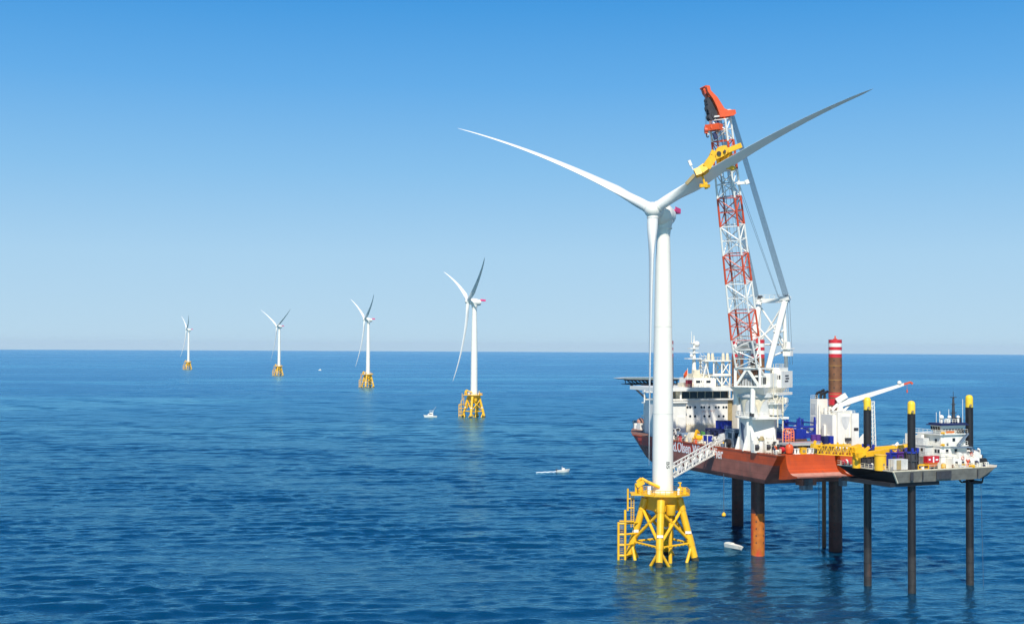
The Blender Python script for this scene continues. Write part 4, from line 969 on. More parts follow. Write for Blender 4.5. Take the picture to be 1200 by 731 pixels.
# blue container with white frame
p = dk(829.8, 3.2); c = cargo('cargo_container', 'small blue container with a white frame by the red rail, beside the yellow deck machine', 'container', p)
m = MB(); container(m, 0, 0, .1, 2.6, 1.8, 2.6); m.build('shell', M['blue'], c)
m = MB()
for x in (-1.35, 1.35):
    for y in (-.95, .95): m.box(x - .1, x + .1, y - .1, y + .1, 0, 2.85)
m.box(-1.4, 1.4, -1, 1, 2.75, 2.88); m.box(-1.6, -1.3, -2.6, -1.2, 0, 2.5); m.build('frame', M['white'], c)
# yellow deck machine with green hood
p = dk(818, 3.0); c = cargo('deck_machine', 'yellow deck machine with a raised arm and green hood on the ship', 'machine', p)
m = MB(); m.box(-1.4, 1.4, -1.3, 1.3, .2, 1.5); m.bar((0, 1.2, 1.2), (.3, .2, 3.9), .6, .6); m.bar((.3, .2, 3.9), (1, -1.0, 3.0), .5, .5); m.tube((-.6, -1.3, 1.4), (-.6, 1.3, 1.4), .9, n=14); m.box(.6, 1.5, -1, .2, 1.5, 2.3); m.build('body', M['yeld'], c)
m = MB(); m.box(-1.0, .6, -2.6, -1.3, .4, 2.9); m.bar((-1, -2.6, 2.9), (.6, -1.6, 3.4), .5, .3); m.build('hood', M['mach'], c)
m = MB(); m.tube((-1.2, -1.2, .35), (-1.2, 1.2, .35), .35, n=10); m.tube((1.2, -1.2, .35), (1.2, 1.2, .35), .35, n=10); m.build('roller', M['black'], c)
# cream hopper and dark winch
p = dk(809.5, 2.5); c = cargo('cream_hopper', 'cream sloped hopper on the ship deck, left of the yellow machine', 'hopper', p)
m = MB(); m.hexa([(-1.2, -1.6, 0), (1.2, -1.6, 0), (1.2, 1.6, 0), (-1.2, 1.6, 0), (-.9, -1.5, 2.9), (1, -1.5, 2.9), (1, .2, 2.9), (-.9, .2, 2.9)]); m.box(-.8, .8, -3.4, -1.7, 0, 2.2); m.build('shell', M['cream'], c)
p = dk(802.5, 2.5); c = cargo('deck_winch', 'dark blue-grey winch by the red rail below the left tan stripe of the white house', 'winch', p)
m = MB(); m.tube((0, -1.5, 1.5), (0, 1.5, 1.5), 1.1, n=16); m.bar((-.8, -2.2, .6), (.5, 2.4, 2.8), .7, .7); m.build('drum', M['bluegrey'], c)
m = MB(); m.box(-1.4, 1.4, -1.9, 1.9, 0, .5); m.box(-.4, .4, -1.8, -1.5, .5, 2.2); m.box(-.4, .4, 1.5, 1.8, .5, 2.2); m.build('frame', M['dark'], c)
for i, (px, lab) in enumerate(((789.5, 'white ventilator cowl standing next to the turbine tower on the ship deck'), (795.5, 'white ventilator cowl on the ship deck just left of the dark winch'))):
    p = dk(px, 3.4); c = cargo('ventilator', lab, 'ventilator', p, 'ventilator cowls on the ship deck')
    m = MB(); m.tube((0, 0, 0), (0, 0, 2.2 + i * .5), .5, n=12); m.tube((0, 0, 2.2 + i * .5), (-.8, .7, 2.9 + i * .5), .6, .8, n=12); m.build('cowl', M['white'], c)
    m = MB(); m.tube((-.78, .68, 2.88 + i * .5), (-.84, .74, 2.95 + i * .5), .7, n=12); m.build('mouth', M['black'], c)
# dark blue frame pile with a blue container on top
p = dk(847, -2.5); c = cargo('cargo_cradle', 'dark blue steel cargo cradle left of the crane pedestal, under a blue box', 'cradle', p)
m = MB()
for x in (-4, -1.3, 1.3, 4):
    for y in (-3.6, 0, 3.6): m.bar((x, y, 0), (x, y, 4.6), .35, .35)
    m.bar((x, -3.6, 4.5), (x, 3.6, 4.5), .4, .4); m.bar((x, -3.6, .2), (x, 3.6, 4.4), .25, .25)
for y in (-3.6, 0, 3.6): m.bar((-4, y, 4.5), (4, y, 4.5), .4, .4); m.bar((-4, y, 2.2), (4, y, 2.2), .3, .3)
m.box(-3.6, 3.6, -3.2, 3.2, .4, 2.6); m.box(-2, 3.8, -3.2, 2.2, 2.7, 4.2); m.build('frame', M['navy'], c)
q = (p.x, p.y + .2, ZD + 4.72); c = cargo('cargo_container', 'blue container on top of the dark blue cradle, left of the crane pedestal', 'container', q)
m = MB(); container(m, 0, -.6, 0, 3.2, 4.0, 2.4); m.build('shell', M['blue'], c)
m = MB(); m.box(-1.7, 1.7, -2.7, 1.5, 2.42, 2.5); m.build('roof', M['navy'], c)
p = dk(860.5, 1.2); c = cargo('control_cabin', 'blue-grey cabin in shade against the left side of the crane pedestal', 'cabin', p)
m = MB(); m.box(-2.2, 2.2, -1.8, 1.8, .2, 5.2); m.box(-2.4, 2.4, -2, 2, 5.2, 5.45); m.rail([(-2.3, 1.9, 5.4), (2.3, 1.9, 5.4)], 1, 1, .05); m.build('shell', M['bluegrey'], c)
m = MB(); m.box(-1.6, .6, 1.8, 1.86, 2.8, 4.4); m.box(-2.26, -2.2, -1.2, 1.0, 2.8, 4.4); m.build('window', M['glass'], c)
m = MB(); m.box(1.0, 1.8, 1.8, 1.86, .3, 2.4); m.build('door', M['dark'], c)
p = dk(853, 4.2); c = cargo('dark_hose_reel', 'dark hose reel by the rail where the gangway joins the ship', 'hose reel', p)
m = MB(); m.tube((0, -.6, 1.4), (0, .6, 1.4), 1.2, n=18); m.build('reel', M['black'], c)
m = MB(); m.bar((0, -.8, 0), (0, -.8, 1.6), .3, .3); m.bar((0, .8, 0), (0, .8, 1.6), .3, .3); m.bar((-1, -.8, .1), (1, -.8, .1), .3, .2); m.bar((-1, .8, .1), (1, .8, .1), .3, .2); m.build('stand', M['grey'], c)
# white machinery round the aft side of the pedestal
for i, (px, y, lab, kind) in enumerate(((885.5, 1.5, 'white mooring winch at the foot of the crane pedestal, leftmost of four', 0), (892, 0.5, 'white pump tower with tan cover at the foot of the crane pedestal', 1), (899, -1.5, 'white mooring winch at the foot of the crane pedestal, right of the pump tower', 0), (905, -2.5, 'white pipe manifold with round flanges right of the crane pedestal foot', 2), (911, -3.5, 'white mooring winch standing next to the orange ladder cage', 0))):
    x = -8.2; y_ = sy(px, x); c = cargo(('mooring_winch', 'pump_tower', 'pipe_manifold')[kind], lab, ('winch', 'pump', 'pipework')[kind], (x, y_, ZD), 'winches at the crane foot' if kind == 0 else None)
    if kind == 0:
        m = MB(); m.box(-1.0, 1.0, -.9, .9, 0, .5); m.box(-.8, .8, -.95, -.7, .5, 2.5); m.box(-.8, .8, .7, .95, .5, 2.5); m.cbox((.6, 0, .5), .7, 1.2, 2.9); m.build('frame', M['white'], c)
        m = MB(); m.tube((-.2, -.7, 1.5), (-.2, .7, 1.5), .75, n=16); m.build('drum', M['dark'], c)
    elif kind == 1:
        m = MB(); m.tube((0, 0, 0), (0, 0, 3.6), .7, n=14); m.path([(0, 0, 3.4), (0, .5, 4.4), (0, 1.2, 4.2)], .4, 8); m.cbox((-.4, .7, 0), 1.2, .8, 2.0); m.build('body', M['white'], c)
        m = MB(); m.lathe([(.9, 3.4), (.95, 3.8), (.6, 4.6)], 14); m.build('cover', M['tan'], c)
    else:
        m = MB(); m.path([(0, -1, 0), (0, -1, 2.6), (0, 1, 2.6), (0, 1, .4)], .3, 8); m.path([(.5, -.4, 0), (.5, -.4, 4.0), (.5, 1.6, 4.0)], .25, 8); m.box(-.2, .8, -1.4, 1.6, 3.0, 3.2); m.build('pipe', M['white'], c)
        m = MB(); m.tube((-.32, -.5, 2.6), (-.36, -.5, 2.6), .5, n=12); m.tube((-.1, 0, 1.2), (-.5, 0, 1.2), .5, n=12); m.build('flange', M['dark'], c)
m = MB()
# orange ladder cage
x = -11.5; y_ = sy(924, x); c = cargo('ladder_cage', 'orange tubular ladder cage with a rounded top on the aft deck', 'ladder cage', (x, y_, ZD))
m = MB()
for dx in (-.7, .7):
    pts = [(dx, -1.35, 0), (dx, -1.35, 6.0), (dx, -.9, 6.8), (dx, .9, 6.8), (dx, 1.35, 6.0), (dx, 1.35, 0)]; m.path([V(q) for q in pts], .16, 7)
for k in range(8):
    z = .4 + k * .8
    m.tube((-.7, -1.35, z), (-.7, 1.35, z), .09, n=5); m.tube((-.7, -1.35, z), (.7, -1.35, z), .09, n=5); m.tube((-.7, 1.35, z), (.7, 1.35, z), .09, n=5)
    if k < 7: m.tube((-.7, (-1.35 if k % 2 else 1.35), z), (-.7, (1.35 if k % 2 else -1.35), z + .8), .08, n=5)
for y in (-.45, .45): m.tube((-.7, y, 0), (-.7, y, 6.6), .1, n=5)
m.build('cage', M['cageor'], c)
m = MB(); m.box(-.6, .6, -.9, .9, .1, 1.6); m.build('base_box', M['headr'], c)
m = MB(); m.box(-.9, -.75, -.7, .9, 1.9, 2.3); m.build('sign_board', M['white'], c)
# raised grey platform
x = -16.0; ya, yb = sy(957.5, x), sy(921, x); c = cargo('raised_platform', 'wide grey raised platform standing along the stern edge of the ship', 'platform', (x, (ya + yb) / 2, ZD))
hw = (yb - ya) / 2; m = MB(); m.box(-2.2, 3.6, -hw, hw, 2.5, 3.1); m.rail([(-2.1, -hw, 3.1), (-2.1, hw, 3.1)], .5, 1, .05); m.build('slab', M['grey'], c)
m = MB()
for k in range(6): y = -hw + .4 + k * (2 * hw - .8) / 5; m.bar((-1.9, y, 0), (-1.9, y, 2.5), .35, .35); m.bar((3.2, y, 0), (3.2, y, 2.5), .35, .35)
m.box(-1.6, 3.2, -hw + .3, hw - .3, .3, 2.3); m.build('post', M['dark'], c)
# stern edge fittings
def stern(name, lab, cat, px, mk, x=-19.0, group=None):
    y_ = sy(px, x); c = cargo(name, lab, cat, (x, y_, ZD + .26), group); mk(c); return c
def bollard(c):
    m = MB(); m.box(-.5, .5, -.9, .9, 0, .2)
    for y in (-.5, .5): m.lathe([(.32, .2), (.32, 1.3), (.45, 1.35), (.45, 1.55)], 12, (0, y, 0))
    m.build('bollard_pair', M['white'], c)
stern('mooring_bollard', 'white bollard pair on the stern edge, left of the yellow box', 'bollard', 933.5, bollard, group='white bollards on the stern edge')
stern('mooring_bollard', 'white bollard pair on the stern edge, first to the right of the yellow box', 'bollard', 946.5, bollard, group='white bollards on the stern edge')
stern('mooring_bollard', 'white bollard pair on the stern edge, nearest the yellow crane lattice', 'bollard', 951.5, bollard, group='white bollards on the stern edge')
def ybox(c):
    m = MB(); m.box(-.7, .7, -.9, .9, 0, 1.6); m.box(-.8, .8, -1, 1, 1.6, 1.75); m.build('box', M['yeld'], c); m = MB(); m.box(-.74, -.7, -.5, .5, .4, 1.2); m.build('door', M['tan'], c)
stern('yellow_locker', 'yellow locker on the stern edge between white bollards', 'locker', 940.5, ybox)
def float_(c):
    m = MB(); m.lathe([(.2, 0), (1.0, .3), (1.15, 1.2), (1.15, 2.0), (.8, 2.6), (.2, 2.8)], 16); m.build('float', M['headr'], c); m = MB(); m.tube((0, 0, 2.7), (0, 0, 3.1), .15, n=6); m.build('eye', M['dark'], c)
stern('orange_float', 'orange round float at the port corner of the stern', 'float', 925.0, float_, -18.2)
def redreel(c):
    m = MB(); m.tube((0, -.5, 1.0), (0, .5, 1.0), .8, n=14); m.build('reel', M['red'], c); m = MB(); m.box(-.4, .4, -.7, -.5, 0, 1.2); m.box(-.4, .4, .5, .7, 0, 1.2); m.build('stand', M['cream'], c)
stern('red_hose_reel', 'red hose reel at the port rail, left of the orange float', 'hose reel', 916.5, redreel, -15.5)
# blue cargo racks aft
def rack(px, lab, zt, wy):
    x = 4.0; y_ = sy(px, x); c = cargo('cargo_rack', lab, 'cargo rack', (x, y_, ZD), 'blue cargo racks on the aft deck')
    m = MB(); m.box(-3.4, 3.4, -wy, wy, 3.0, 4.6); 
    for y in (-wy + .3, wy - .3): m.bar((-3.3, y, 0), (-3.3, y, zt), .55, .55); m.bar((3.2, y, 0), (3.2, y, zt), .55, .55); m.bar((-3.3, y, zt - .9), (3.2, y, zt - .9), .4, .4); m.tube((-3.3, y, zt), (-3.3, y, zt + .9), .3, n=8)
    m.bar((-3.3, -wy, 6.4), (-3.3, wy, 6.4), .5, .6); m.bar((-3.3, -wy + .3, 4.4), (-3.3, wy - .3, 7.0), .3, .3); m.build('frame', M['blue'], c)
    m = MB(); m.lathe([(1.1, -3), (1.1, 3)], 16, (0, 0, 5.4), axis=(1, 0, 0)); m.build('pipe', M['lgrey'], c)
rack(919, 'blue cargo rack behind the orange ladder cage, just right of the crane pedestal', 8.0, 2.8)
rack(938.5, 'blue cargo rack with tall posts on the aft deck, above the blue container', 8.4, 3.0)
x = -5; y_ = sy(936, x); c = cargo('cargo_container', 'large blue container in the middle of the aft deck, in front of the tall-posted rack', 'container', (x, y_, ZD + 2.2))
m = MB(); container(m, 0, 0, 1.2, 2.6, 3.6, 2.8); m.build('shell', M['blue'], c)
m = MB(); m.box(-1.4, 1.4, -1.9, 1.9, -2.2, 1.2); m.build('base_frame', M['rust'], c)
for px, lab, mt in ((966, 'dark blue container left of the white jacking house front, by purple drums', 'navy'), (972.5, 'bright blue container against the foot of the white stern jacking house', 'blue')):
    x = -9; y_ = sy(px, x); c = cargo('cargo_container', lab, 'container', (x, y_, ZD))
    m = MB(); container(m, 0, 0, 2.0, 1.8, 1.35, 2.3); m.build('shell', M[mt], c)
    m = MB(); m.box(-1, 1, -.8, .8, 0, 2.0); m.build('base_frame', M['rust'], c)
for i, (px, y0, lab) in enumerate(((953.5, 0, 'purple drum on the aft deck, left of the two small containers'), (958.5, 0, 'purple drum on the aft deck, right behind the yellow crane tip'))):
    x = -8; y_ = sy(px, x); c = cargo('storage_drum', lab, 'drum', (x, y_, ZD), 'purple drums on the aft deck')
    m = MB(); m.lathe([(.85, 2.2), (.85, 4.4), (.9, 4.45), (.9, 4.7)], 16); m.build('drum', M['purple'], c)
    m = MB(); m.box(-1, 1, -1, 1, 0, 2.2); m.build('stand', M['rust'], c)
for i, (px, x, lab) in enumerate(((931, -12, 'stack of rusty pipes behind the grey raised platform, nearest the orange cage'), (946, -12, 'stack of rusty pipes behind the grey raised platform, nearest the yellow crane tip'))):
    y_ = sy(px, x); c = cargo('pipe_stack', lab, 'pipes', (x, y_, ZD), 'rusty pipe stacks')
    for k in range(9):
        m = MB(); m.tube((-1.6 + (k % 3) * 1.1, -2.0, .6 + (k // 3) * 1.05), (-1.6 + (k % 3) * 1.1 + .2, 2.0, .6 + (k // 3) * 1.05), .5, n=10); m.build('pipe', M[('rust', 'grey', 'rust', 'cream', 'rust', 'rust', 'red', 'rust', 'dark')[k]], c)

# ------------------------------------------------------------------ the lift boat
K0 = V((93.7, 315, 0)); LRZ = math.atan2(.436, .9); LA = V((math.cos(LRZ), math.sin(LRZ), 0)); LB = V((-LA.y, LA.x, 0))
lift = thing('lift_boat', 'grey-hulled lift boat with white pilot house on three black yellow-capped legs, front right', 'lift boat', K0, LRZ)
LM = lift.matrix_basis
LZ, LK = 30.7, 27.9
def la(px, b):
    t = (px - 600) / F; p0 = K0 + LB * b
    return (t * p0.y - p0.x) / (LA.x - t * LA.y)
def lz(py, a, b):
    p = LM @ V((a, b, 0)); return at(600, py, p.y).z + .005 * p.x
m = MB(); LL = 39.0; WB = 20.5
vs = [(1.6, 0.3, LK), (29, .3, LK), (36.5, 5, LK), (36.5, 15, LK), (29, WB - .3, LK), (4.5, WB - .3, LK)]
top = [(0, 0, LZ), (34.5, 0, LZ), (LL, 4, LZ), (LL, 15, LZ), (31, WB, LZ), (0, WB, LZ)]
n = 6
m.add(vs + top, [tuple(range(5, -1, -1))] + [(i, (i + 1) % n, n + (i + 1) % n, n + i) for i in range(n)], 0); m.mi[-1] = 2; m.mi[-2] = 2; m.mi[0] = 2  # raked end carries its shade as black colour; bottom and far side match
m.add(top, [tuple(range(6))], 1)
hl = m.build('hull', [M['lhull'], M['ldeck'], M['black']], lift)
m = MB()
m.box(-.06, .5, -.05, WB, LZ, LZ + .25); m.box(0.5, 31, -.06, .3, LZ, LZ + .3)
m.bar((0, -.08, LZ), (1.6, .2, LK), .35, .3); m.build('deck_coaming', M['ldeck'], lift)
m = MB()
for k in range(13): m.bar((.0, 1.2 + k * 1.5, LZ + .25), (.0, 1.2 + k * 1.5, LZ + 1.3), .12, .12)
m.bar((0, .3, LZ + 1.25), (0, WB, LZ + 1.25), .08, .08); m.bar((0, .3, LZ + .75), (0, WB, LZ + .75), .07, .07)
m.rail([(12, .1, LZ + .3), (31, .1, LZ + .3)], 1.0, 1.6, .045)
m.build('deck_railing', M['cream'], lift)
m = MB()
for a, w_ in ((6, 1.0), (9.6, .3), (16.5, 5.0), (28, .25)): m.box(a - w_ / 2, a + w_ / 2, -.12, .0, LK + .5, LZ - .3)
m.build('fender_plate', M['dark'], hl)
m = MB(); m.box(0, 16, 1, 19, LK - 1.0, LK); m.box(23, 25, 6, 10, LK - .8, LK); m.build('bottom_box', M['black'], lift)
m = MB()
for y in (2, 5): m.path([(26, y, LK), (27.5, y, LK - 1.3), (31.5, y, LK - 1.3), (32, y, LK + .2)], .2, 6)
m.box(28, 32, 2, 5, LK - 1.2, LK - .9); m.build('anchor_rack', M['black'], lift)
# legs
for (px, b, zt) in ((1016.3, 16.5, 48.2), (1067.8, 3.0, 47.8), (1135.5, 6.2, 48.9)):
    a = la(px, b); m = MB(); r = .98
    m.lathe([(r, -12), (r, 4), (r, 9.5), (r, zt - 3.1)], 22, (a, b, 0), mis=[1, 1, 0]); m.mi[-1] = 0
    for k in range(12): m.lathe([(r + .03, 2 + k * 3.6), (r + .03, 2.12 + k * 3.6)], 22, (a, b, 0), caps=False)
    lg = m.build('leg', [M['lleg'], M['legpale']], lift)
    m = MB(); m.lathe([(.95, zt - 3.1), (.95, zt - .8), (.86, zt - .3), (.62, zt), (.1, zt + .15)], 22, (a, b, 0)); m.build('yellow_cap', M['cap'], lg)
    m = MB(); c = V((a, b, zt - 2.6)); d = V((-math.sin(-LRZ), -1, 0)); m.tube(c + V((-.55, -.9, 0)), c + V((-.5, -1.12, 0)), .42, n=10); m.build('hatch', M['tan'], lg)
    if px < 1100:
        m = MB(); z0 = LZ
        for k in range(8):
            t = R(45 * k); m.bar((a + 1.6 * math.cos(t), b + 1.6 * math.sin(t), z0), (a + 1.6 * math.cos(t), b + 1.6 * math.sin(t), z0 + 4.6), .3, .3)
        m.lathe([(1.9, z0), (1.9, z0 + .3)], 8, (a, b, 0)); m.lathe([(1.45, z0 + .3), (1.45, z0 + 4.2)], 16, (a, b, 0)); m.lathe([(1.85, z0 + 2.2), (1.85, z0 + 2.5)], 8, (a, b, 0)); m.build('jack_tower', M['dark'], lift)
        m = MB(); m.lathe([(1.75, z0 + 4.2), (1.75, z0 + 4.6)], 10, (a, b, 0))
        for k in range(5): t = R(72 * k + 20); m.tube((a + 1.5 * math.cos(t), b + 1.5 * math.sin(t), z0 + 4.6), (a + 1.5 * math.cos(t), b + 1.5 * math.sin(t), z0 + 5.5), .35, n=8)
        m.build('jack_motor', M['blue'], lift)
# pilot house
b0 = 4.2; a0 = la(1102.5, b0)
m = MB(); m.box(a0, a0 + 9.6, b0, 15, LZ, 33.4); m.box(a0 - .1, a0 + 9.8, b0 - .1, 15.2, 33.4, 33.6)
m.box(a0 - .2, a0 + 9.0, b0 + .2, 15, 33.6, 36.0); m.box(a0 - .3, a0 + 9.2, b0 - .2, 15.4, 36.0, 36.2)
m.box(a0 + .2, a0 + 8.6, b0 + .3, 12.5, 36.2, 39.0); m.box(a0 + 3, a0 + 8.4, b0 + 1, 15, 36.2, 38.2)
m.box(a0 - .6, a0 + 9.2, b0 - .2, 13.0, 39.0, 39.25)
dh = m.build('deckhouse', M['white'], lift)
m = MB(); m.hexa([(a0 + .6, b0 + .5, 39.25), (a0 + 7.8, b0 + .5, 39.25), (a0 + 7.8, 7.5, 39.25), (a0 + .6, 7.5, 39.25), (a0 + .1, b0 - .1, 41.4), (a0 + 8.3, b0 - .1, 41.4), (a0 + 8.3, 8, 41.4), (a0 + .1, 8, 41.4)])
wh_ = m.build('wheelhouse', M['white'], lift)
m = MB(); m.box(a0 - .6, a0 + 8.9, b0 - .7, 8.8, 41.4, 41.62); m.box(a0 - .2, a0 + 8.5, b0 - .3, 8.4, 41.62, 42.0); m.build('wheelhouse_roof', M['navy'], wh_)
for k in range(7):
    x = a0 + .75 + k * 1.02; s_ = .40
    m = MB(); y0, y1 = b0 + .28 - .05, b0 + .09 - .05; m.add([(x, y0, 40.05), (x + .78, y0, 40.05), (x + .78, y1, 41.1), (x, y1, 41.1)], [(0, 1, 2, 3)]); m.build('window', M['glass'], wh_)
for k in range(4):
    y = b0 + .7 + k * .85; m = MB(); x0, x1 = a0 + .4 - .05, a0 + .18 - .05; m.add([(x0, y + .65, 40.05), (x0, y, 40.05), (x1, y, 41.1), (x1, y + .65, 41.1)], [(0, 1, 2, 3)]); m.build('window', M['glass'], wh_)
for (face, q, z) in [('l', 4.9 + k * 1.0, 34.8) for k in range(2)] + [('l', 6.2 + k * 3.2, 37.4) for k in range(2)] + [('f', a0 + 4.6, 37.6), ('f', a0 + 2.2, 34.8), ('f', a0 + 5.2, 34.8)]:
    m = MB()
    if face == 'l': x = a0 - .2 if z < 36 else a0 + .2; m.box(x - .06, x, q - .35, q + .35, z - .4, z + .5)
    else: y = b0 + (.3 if z > 36 else .2); m.box(q - .45, q + .45, y - .06, y, z - .4, z + .5)
    m.build('window', M['glass'], dh)
m = MB(); m.rail([(a0 - .3, 15, 36.2), (a0 - .3, b0 - .1, 36.2), (a0 + 9, b0 - .1, 36.2)], 1.0, 1.4, .045); m.rail([(a0 - .5, 13, 39.25), (a0 - .5, b0 - .1, 39.25), (a0 + 9, b0 - .1, 39.25)], 1.0, 1.4, .045); m.rail([(a0 - .1, 15, 33.6), (a0 - .1, b0, 33.6), (a0 + 9.6, b0, 33.6)], 1.0, 1.4, .045)
m.build('deckhouse_railing', M['white'], dh)
m = MB(); m.rail([(a0 + 5, b0 - .15, 39.25), (a0 + 9.1, b0 - .15, 39.25)], .9, .5, .06)
for k in range(4): m.lathe([(.34, -.09), (.42, 0), (.34, .09)], 12, (a0 + 5.6 + k * .9, b0 - .28, 39.8), axis=(0, 1, 0), caps=False)
m.build('tyre_fender', M['black'], dh)
m = MB(); m.box(a0 + 1.5, a0 + 4.2, b0 - .3, b0 - .2, 39.45, 39.95); m.build('life_raft', M['lifeor'], dh)
# stairs on the lit face
m = MB()
def stair(a1, z1, a2, z2, y):
    for o in (0, .7): m.bar((a1, y - o, z1), (a2, y - o, z2), .12, .35)
    for k in range(11): f = k / 10; m.box(a1 + (a2 - a1) * f - .15, a1 + (a2 - a1) * f + .15, y - .7, y, z1 + (z2 - z1) * f - .03, z1 + (z2 - z1) * f + .03)
stair(a0 + 5.2, 36.2, a0 + 8.6, 39.25, b0 - .15); m.box(a0 + 3.2, a0 + 9.6, b0 - 1.2, b0 - .1, 35.6, 35.85); stair(a0 + 11.6, 32.2, a0 + 9.4, 35.7, b0 - .2)
m.build('outside_stair', M['bluegrey'], dh)
m = MB()
for (x, y, h_) in ((a0 + .4, 5, 3.0), (a0 + 1.6, 7.5, 2.6), (a0 + 3.2, 8, 2.8), (a0 + 4.4, 6, 3.4), (a0 + 8.2, 5, 6.0)): m.tube((x, y, 42), (x, y, 42 + h_), .07, n=5)
for (x, y, r) in ((a0 + 1.9, 6.0, .62), (a0 + 4.0, 5.4, .5), (a0 + 6.6, 5.0, .45)): m.tube((x, y, 42), (x, y, 43), .3, n=8); m.sphere((x, y, 43.4), r, 8)
m.rail([(a0 + .4, b0 + .2, 42), (a0 + 6, b0 + .2, 42)], .9, .9, .05); m.cbox((a0 + 2.8, 5, 42), .8, .8, 1.1); m.build('antenna', M['white'], wh_)
m = MB(); mx2 = a0 + 5.6; m.lathe([(.5, 42), (.35, 45.6), (.22, 48.6)], 10, (mx2, 5.6, 0))
for z, w_ in ((44.4, 1.6), (46.6, 1.1), (48.4, 1.7)): m.box(mx2 - w_ / 2, mx2 + w_ / 2, 5.3, 5.9, z, z + .18)
m.cbox((a0 + 8.0, 6.5, 42), 1.4, 1.2, 1.2); m.tube((mx2, 5.6, 48), (mx2, 5.6, 50), .06, n=5); m.build('radar_mast', M['dark'], wh_)
# long deckhouse aft of the pilot house
m = MB(); aL = a0 - 3.0
m.box(aL + 1.2, a0 - .2, 8.6, 14.6, LZ, 33.4); m.box(aL, a0 - .2, 6.0, 15, 33.4, 33.65); m.box(aL + .3, a0 - .2, 7, 14.8, 33.65, 36.1); m.box(aL + .2, a0 - .3, 6.6, 15, 36.1, 36.3); m.box(aL + 1.0, a0, 8.4, 14.6, 36.3, 38.0)
m.rail([(aL + .1, 14.8, 33.65), (aL + .1, 6.2, 33.65), (a0 - .2, 6.2, 33.65)], 1, 1.1, .05); m.rail([(aL + .3, 14.8, 36.3), (aL + .3, 6.8, 36.3), (a0 - .2, 6.8, 36.3)], 1, 1.1, .05)
for k in range(4): m.bar((aL + .1, 6.3 + k * 2.8, LZ), (aL + .1, 6.3 + k * 2.8, 33.4), .2, .2)
aft = m.build('aft_house', M['lgrey'], lift)
for k in range(4):
    m = MB(); y = 7.8 + k * 1.8; m.box(aL + .24, aL + .3, y, y + .7, 34.6, 35.5); m.build('window', M['glass'], aft)
m = MB(); m.cbox((aL + .6, 13.6, 36.3), .9, .9, 2.6); m.cbox((aL + 1.6, 10, 38.0), .9, 1.6, .9); m.box(aL + 1.2, aL + 2.6, 11, 14, 38.0, 38.5); m.build('funnel', M['white'], aft)
# yellow work platform on the starboard side
m = MB(); m.box(a0 + 8.4, a0 + 13.2, 9, 11.6, 35.6, 36.2); m.rail([(a0 + 8.5, 9, 36.2), (a0 + 13.1, 9, 36.2), (a0 + 13.1, 11.5, 36.2)], 1.1, .9, .07); m.bar((a0 + 9, 10, 33.6), (a0 + 12.6, 10, 35.7), .25, .25); m.build('side_platform', M['yeld'], lift)
m = MB(); m.cbox((a0 + 9.2, 9.6, 36.2), .7, .7, 2.0); m.build('side_locker', M['navy'], lift)
# foredeck machinery, white
m = MB(); m.box(a0 + 1.5, a0 + 10.5, 1.6, b0 - .2, LZ, LZ + 2.4); m.box(a0 + 9.6, a0 + 13, 3.2, 9, LZ, LZ + 3.0); m.tube((a0 + 11, 3, LZ + 3), (a0 + 11, 8, LZ + 3.2), 1.0, n=12)
m.rail([(a0 + 1.6, 1.6, LZ + 2.4), (a0 + 10.4, 1.6, LZ + 2.4)], 1.0, 1.0, .05)
for k in range(5): m.cbox((a0 + 2.4 + k * 1.8, 2.4, LZ + 2.4), .8, .7, .5 + (k * 3 % 4) * .35)
fb = m.build('foredeck_house', M['white'], lift)
for k in range(4): m = MB(); x = a0 + 2.2 + k * 2.2; m.box(x, x + .8, 1.54, 1.6, LZ + .8, LZ + 1.7); m.build('opening', M['dark'], fb)
m = MB()
for x, z in ((a0 + 4.6, LZ + 2.5), (a0 + 7.7, LZ + 3.4)): m.lathe([(.38, -.1), (.5, 0), (.38, .1)], 12, (x, 1.45, z), axis=(0, 1, 0), caps=False)
m.bar((a0 + 5.9, 1.5, LZ + .4), (a0 + 6.9, 1.5, LZ + 2.1), .3, .3); m.bar((a0 + 6.9, 1.48, LZ + .4), (a0 + 5.9, 1.48, LZ + 2.1), .3, .3); m.build('life_ring', M['craner'], fb)
m = MB()
for k in range(3): m.tube((a0 + 10.2 + k * 1.5, 2.4, LZ + 1.3), (a0 + 10.2 + k * 1.5, 3.6, LZ + 1.3), .9, n=14)
m.prism([(a0 + 13.2, 6, LZ), (a0 + 15.4, 6, LZ), (a0 + 13.4, 6, LZ + 4.2), (a0 + 12.8, 6, LZ + 4.2)], (0, 1.2, 0)); m.bar((a0 + 11, 3, LZ + .3), (a0 + 14.5, 4.5, LZ + 2.6), .4, .4); m.cbox((a0 + 14.5, 8, LZ), 1.4, 1.6, 2.0); m.build('anchor_winch', M['black'], lift)
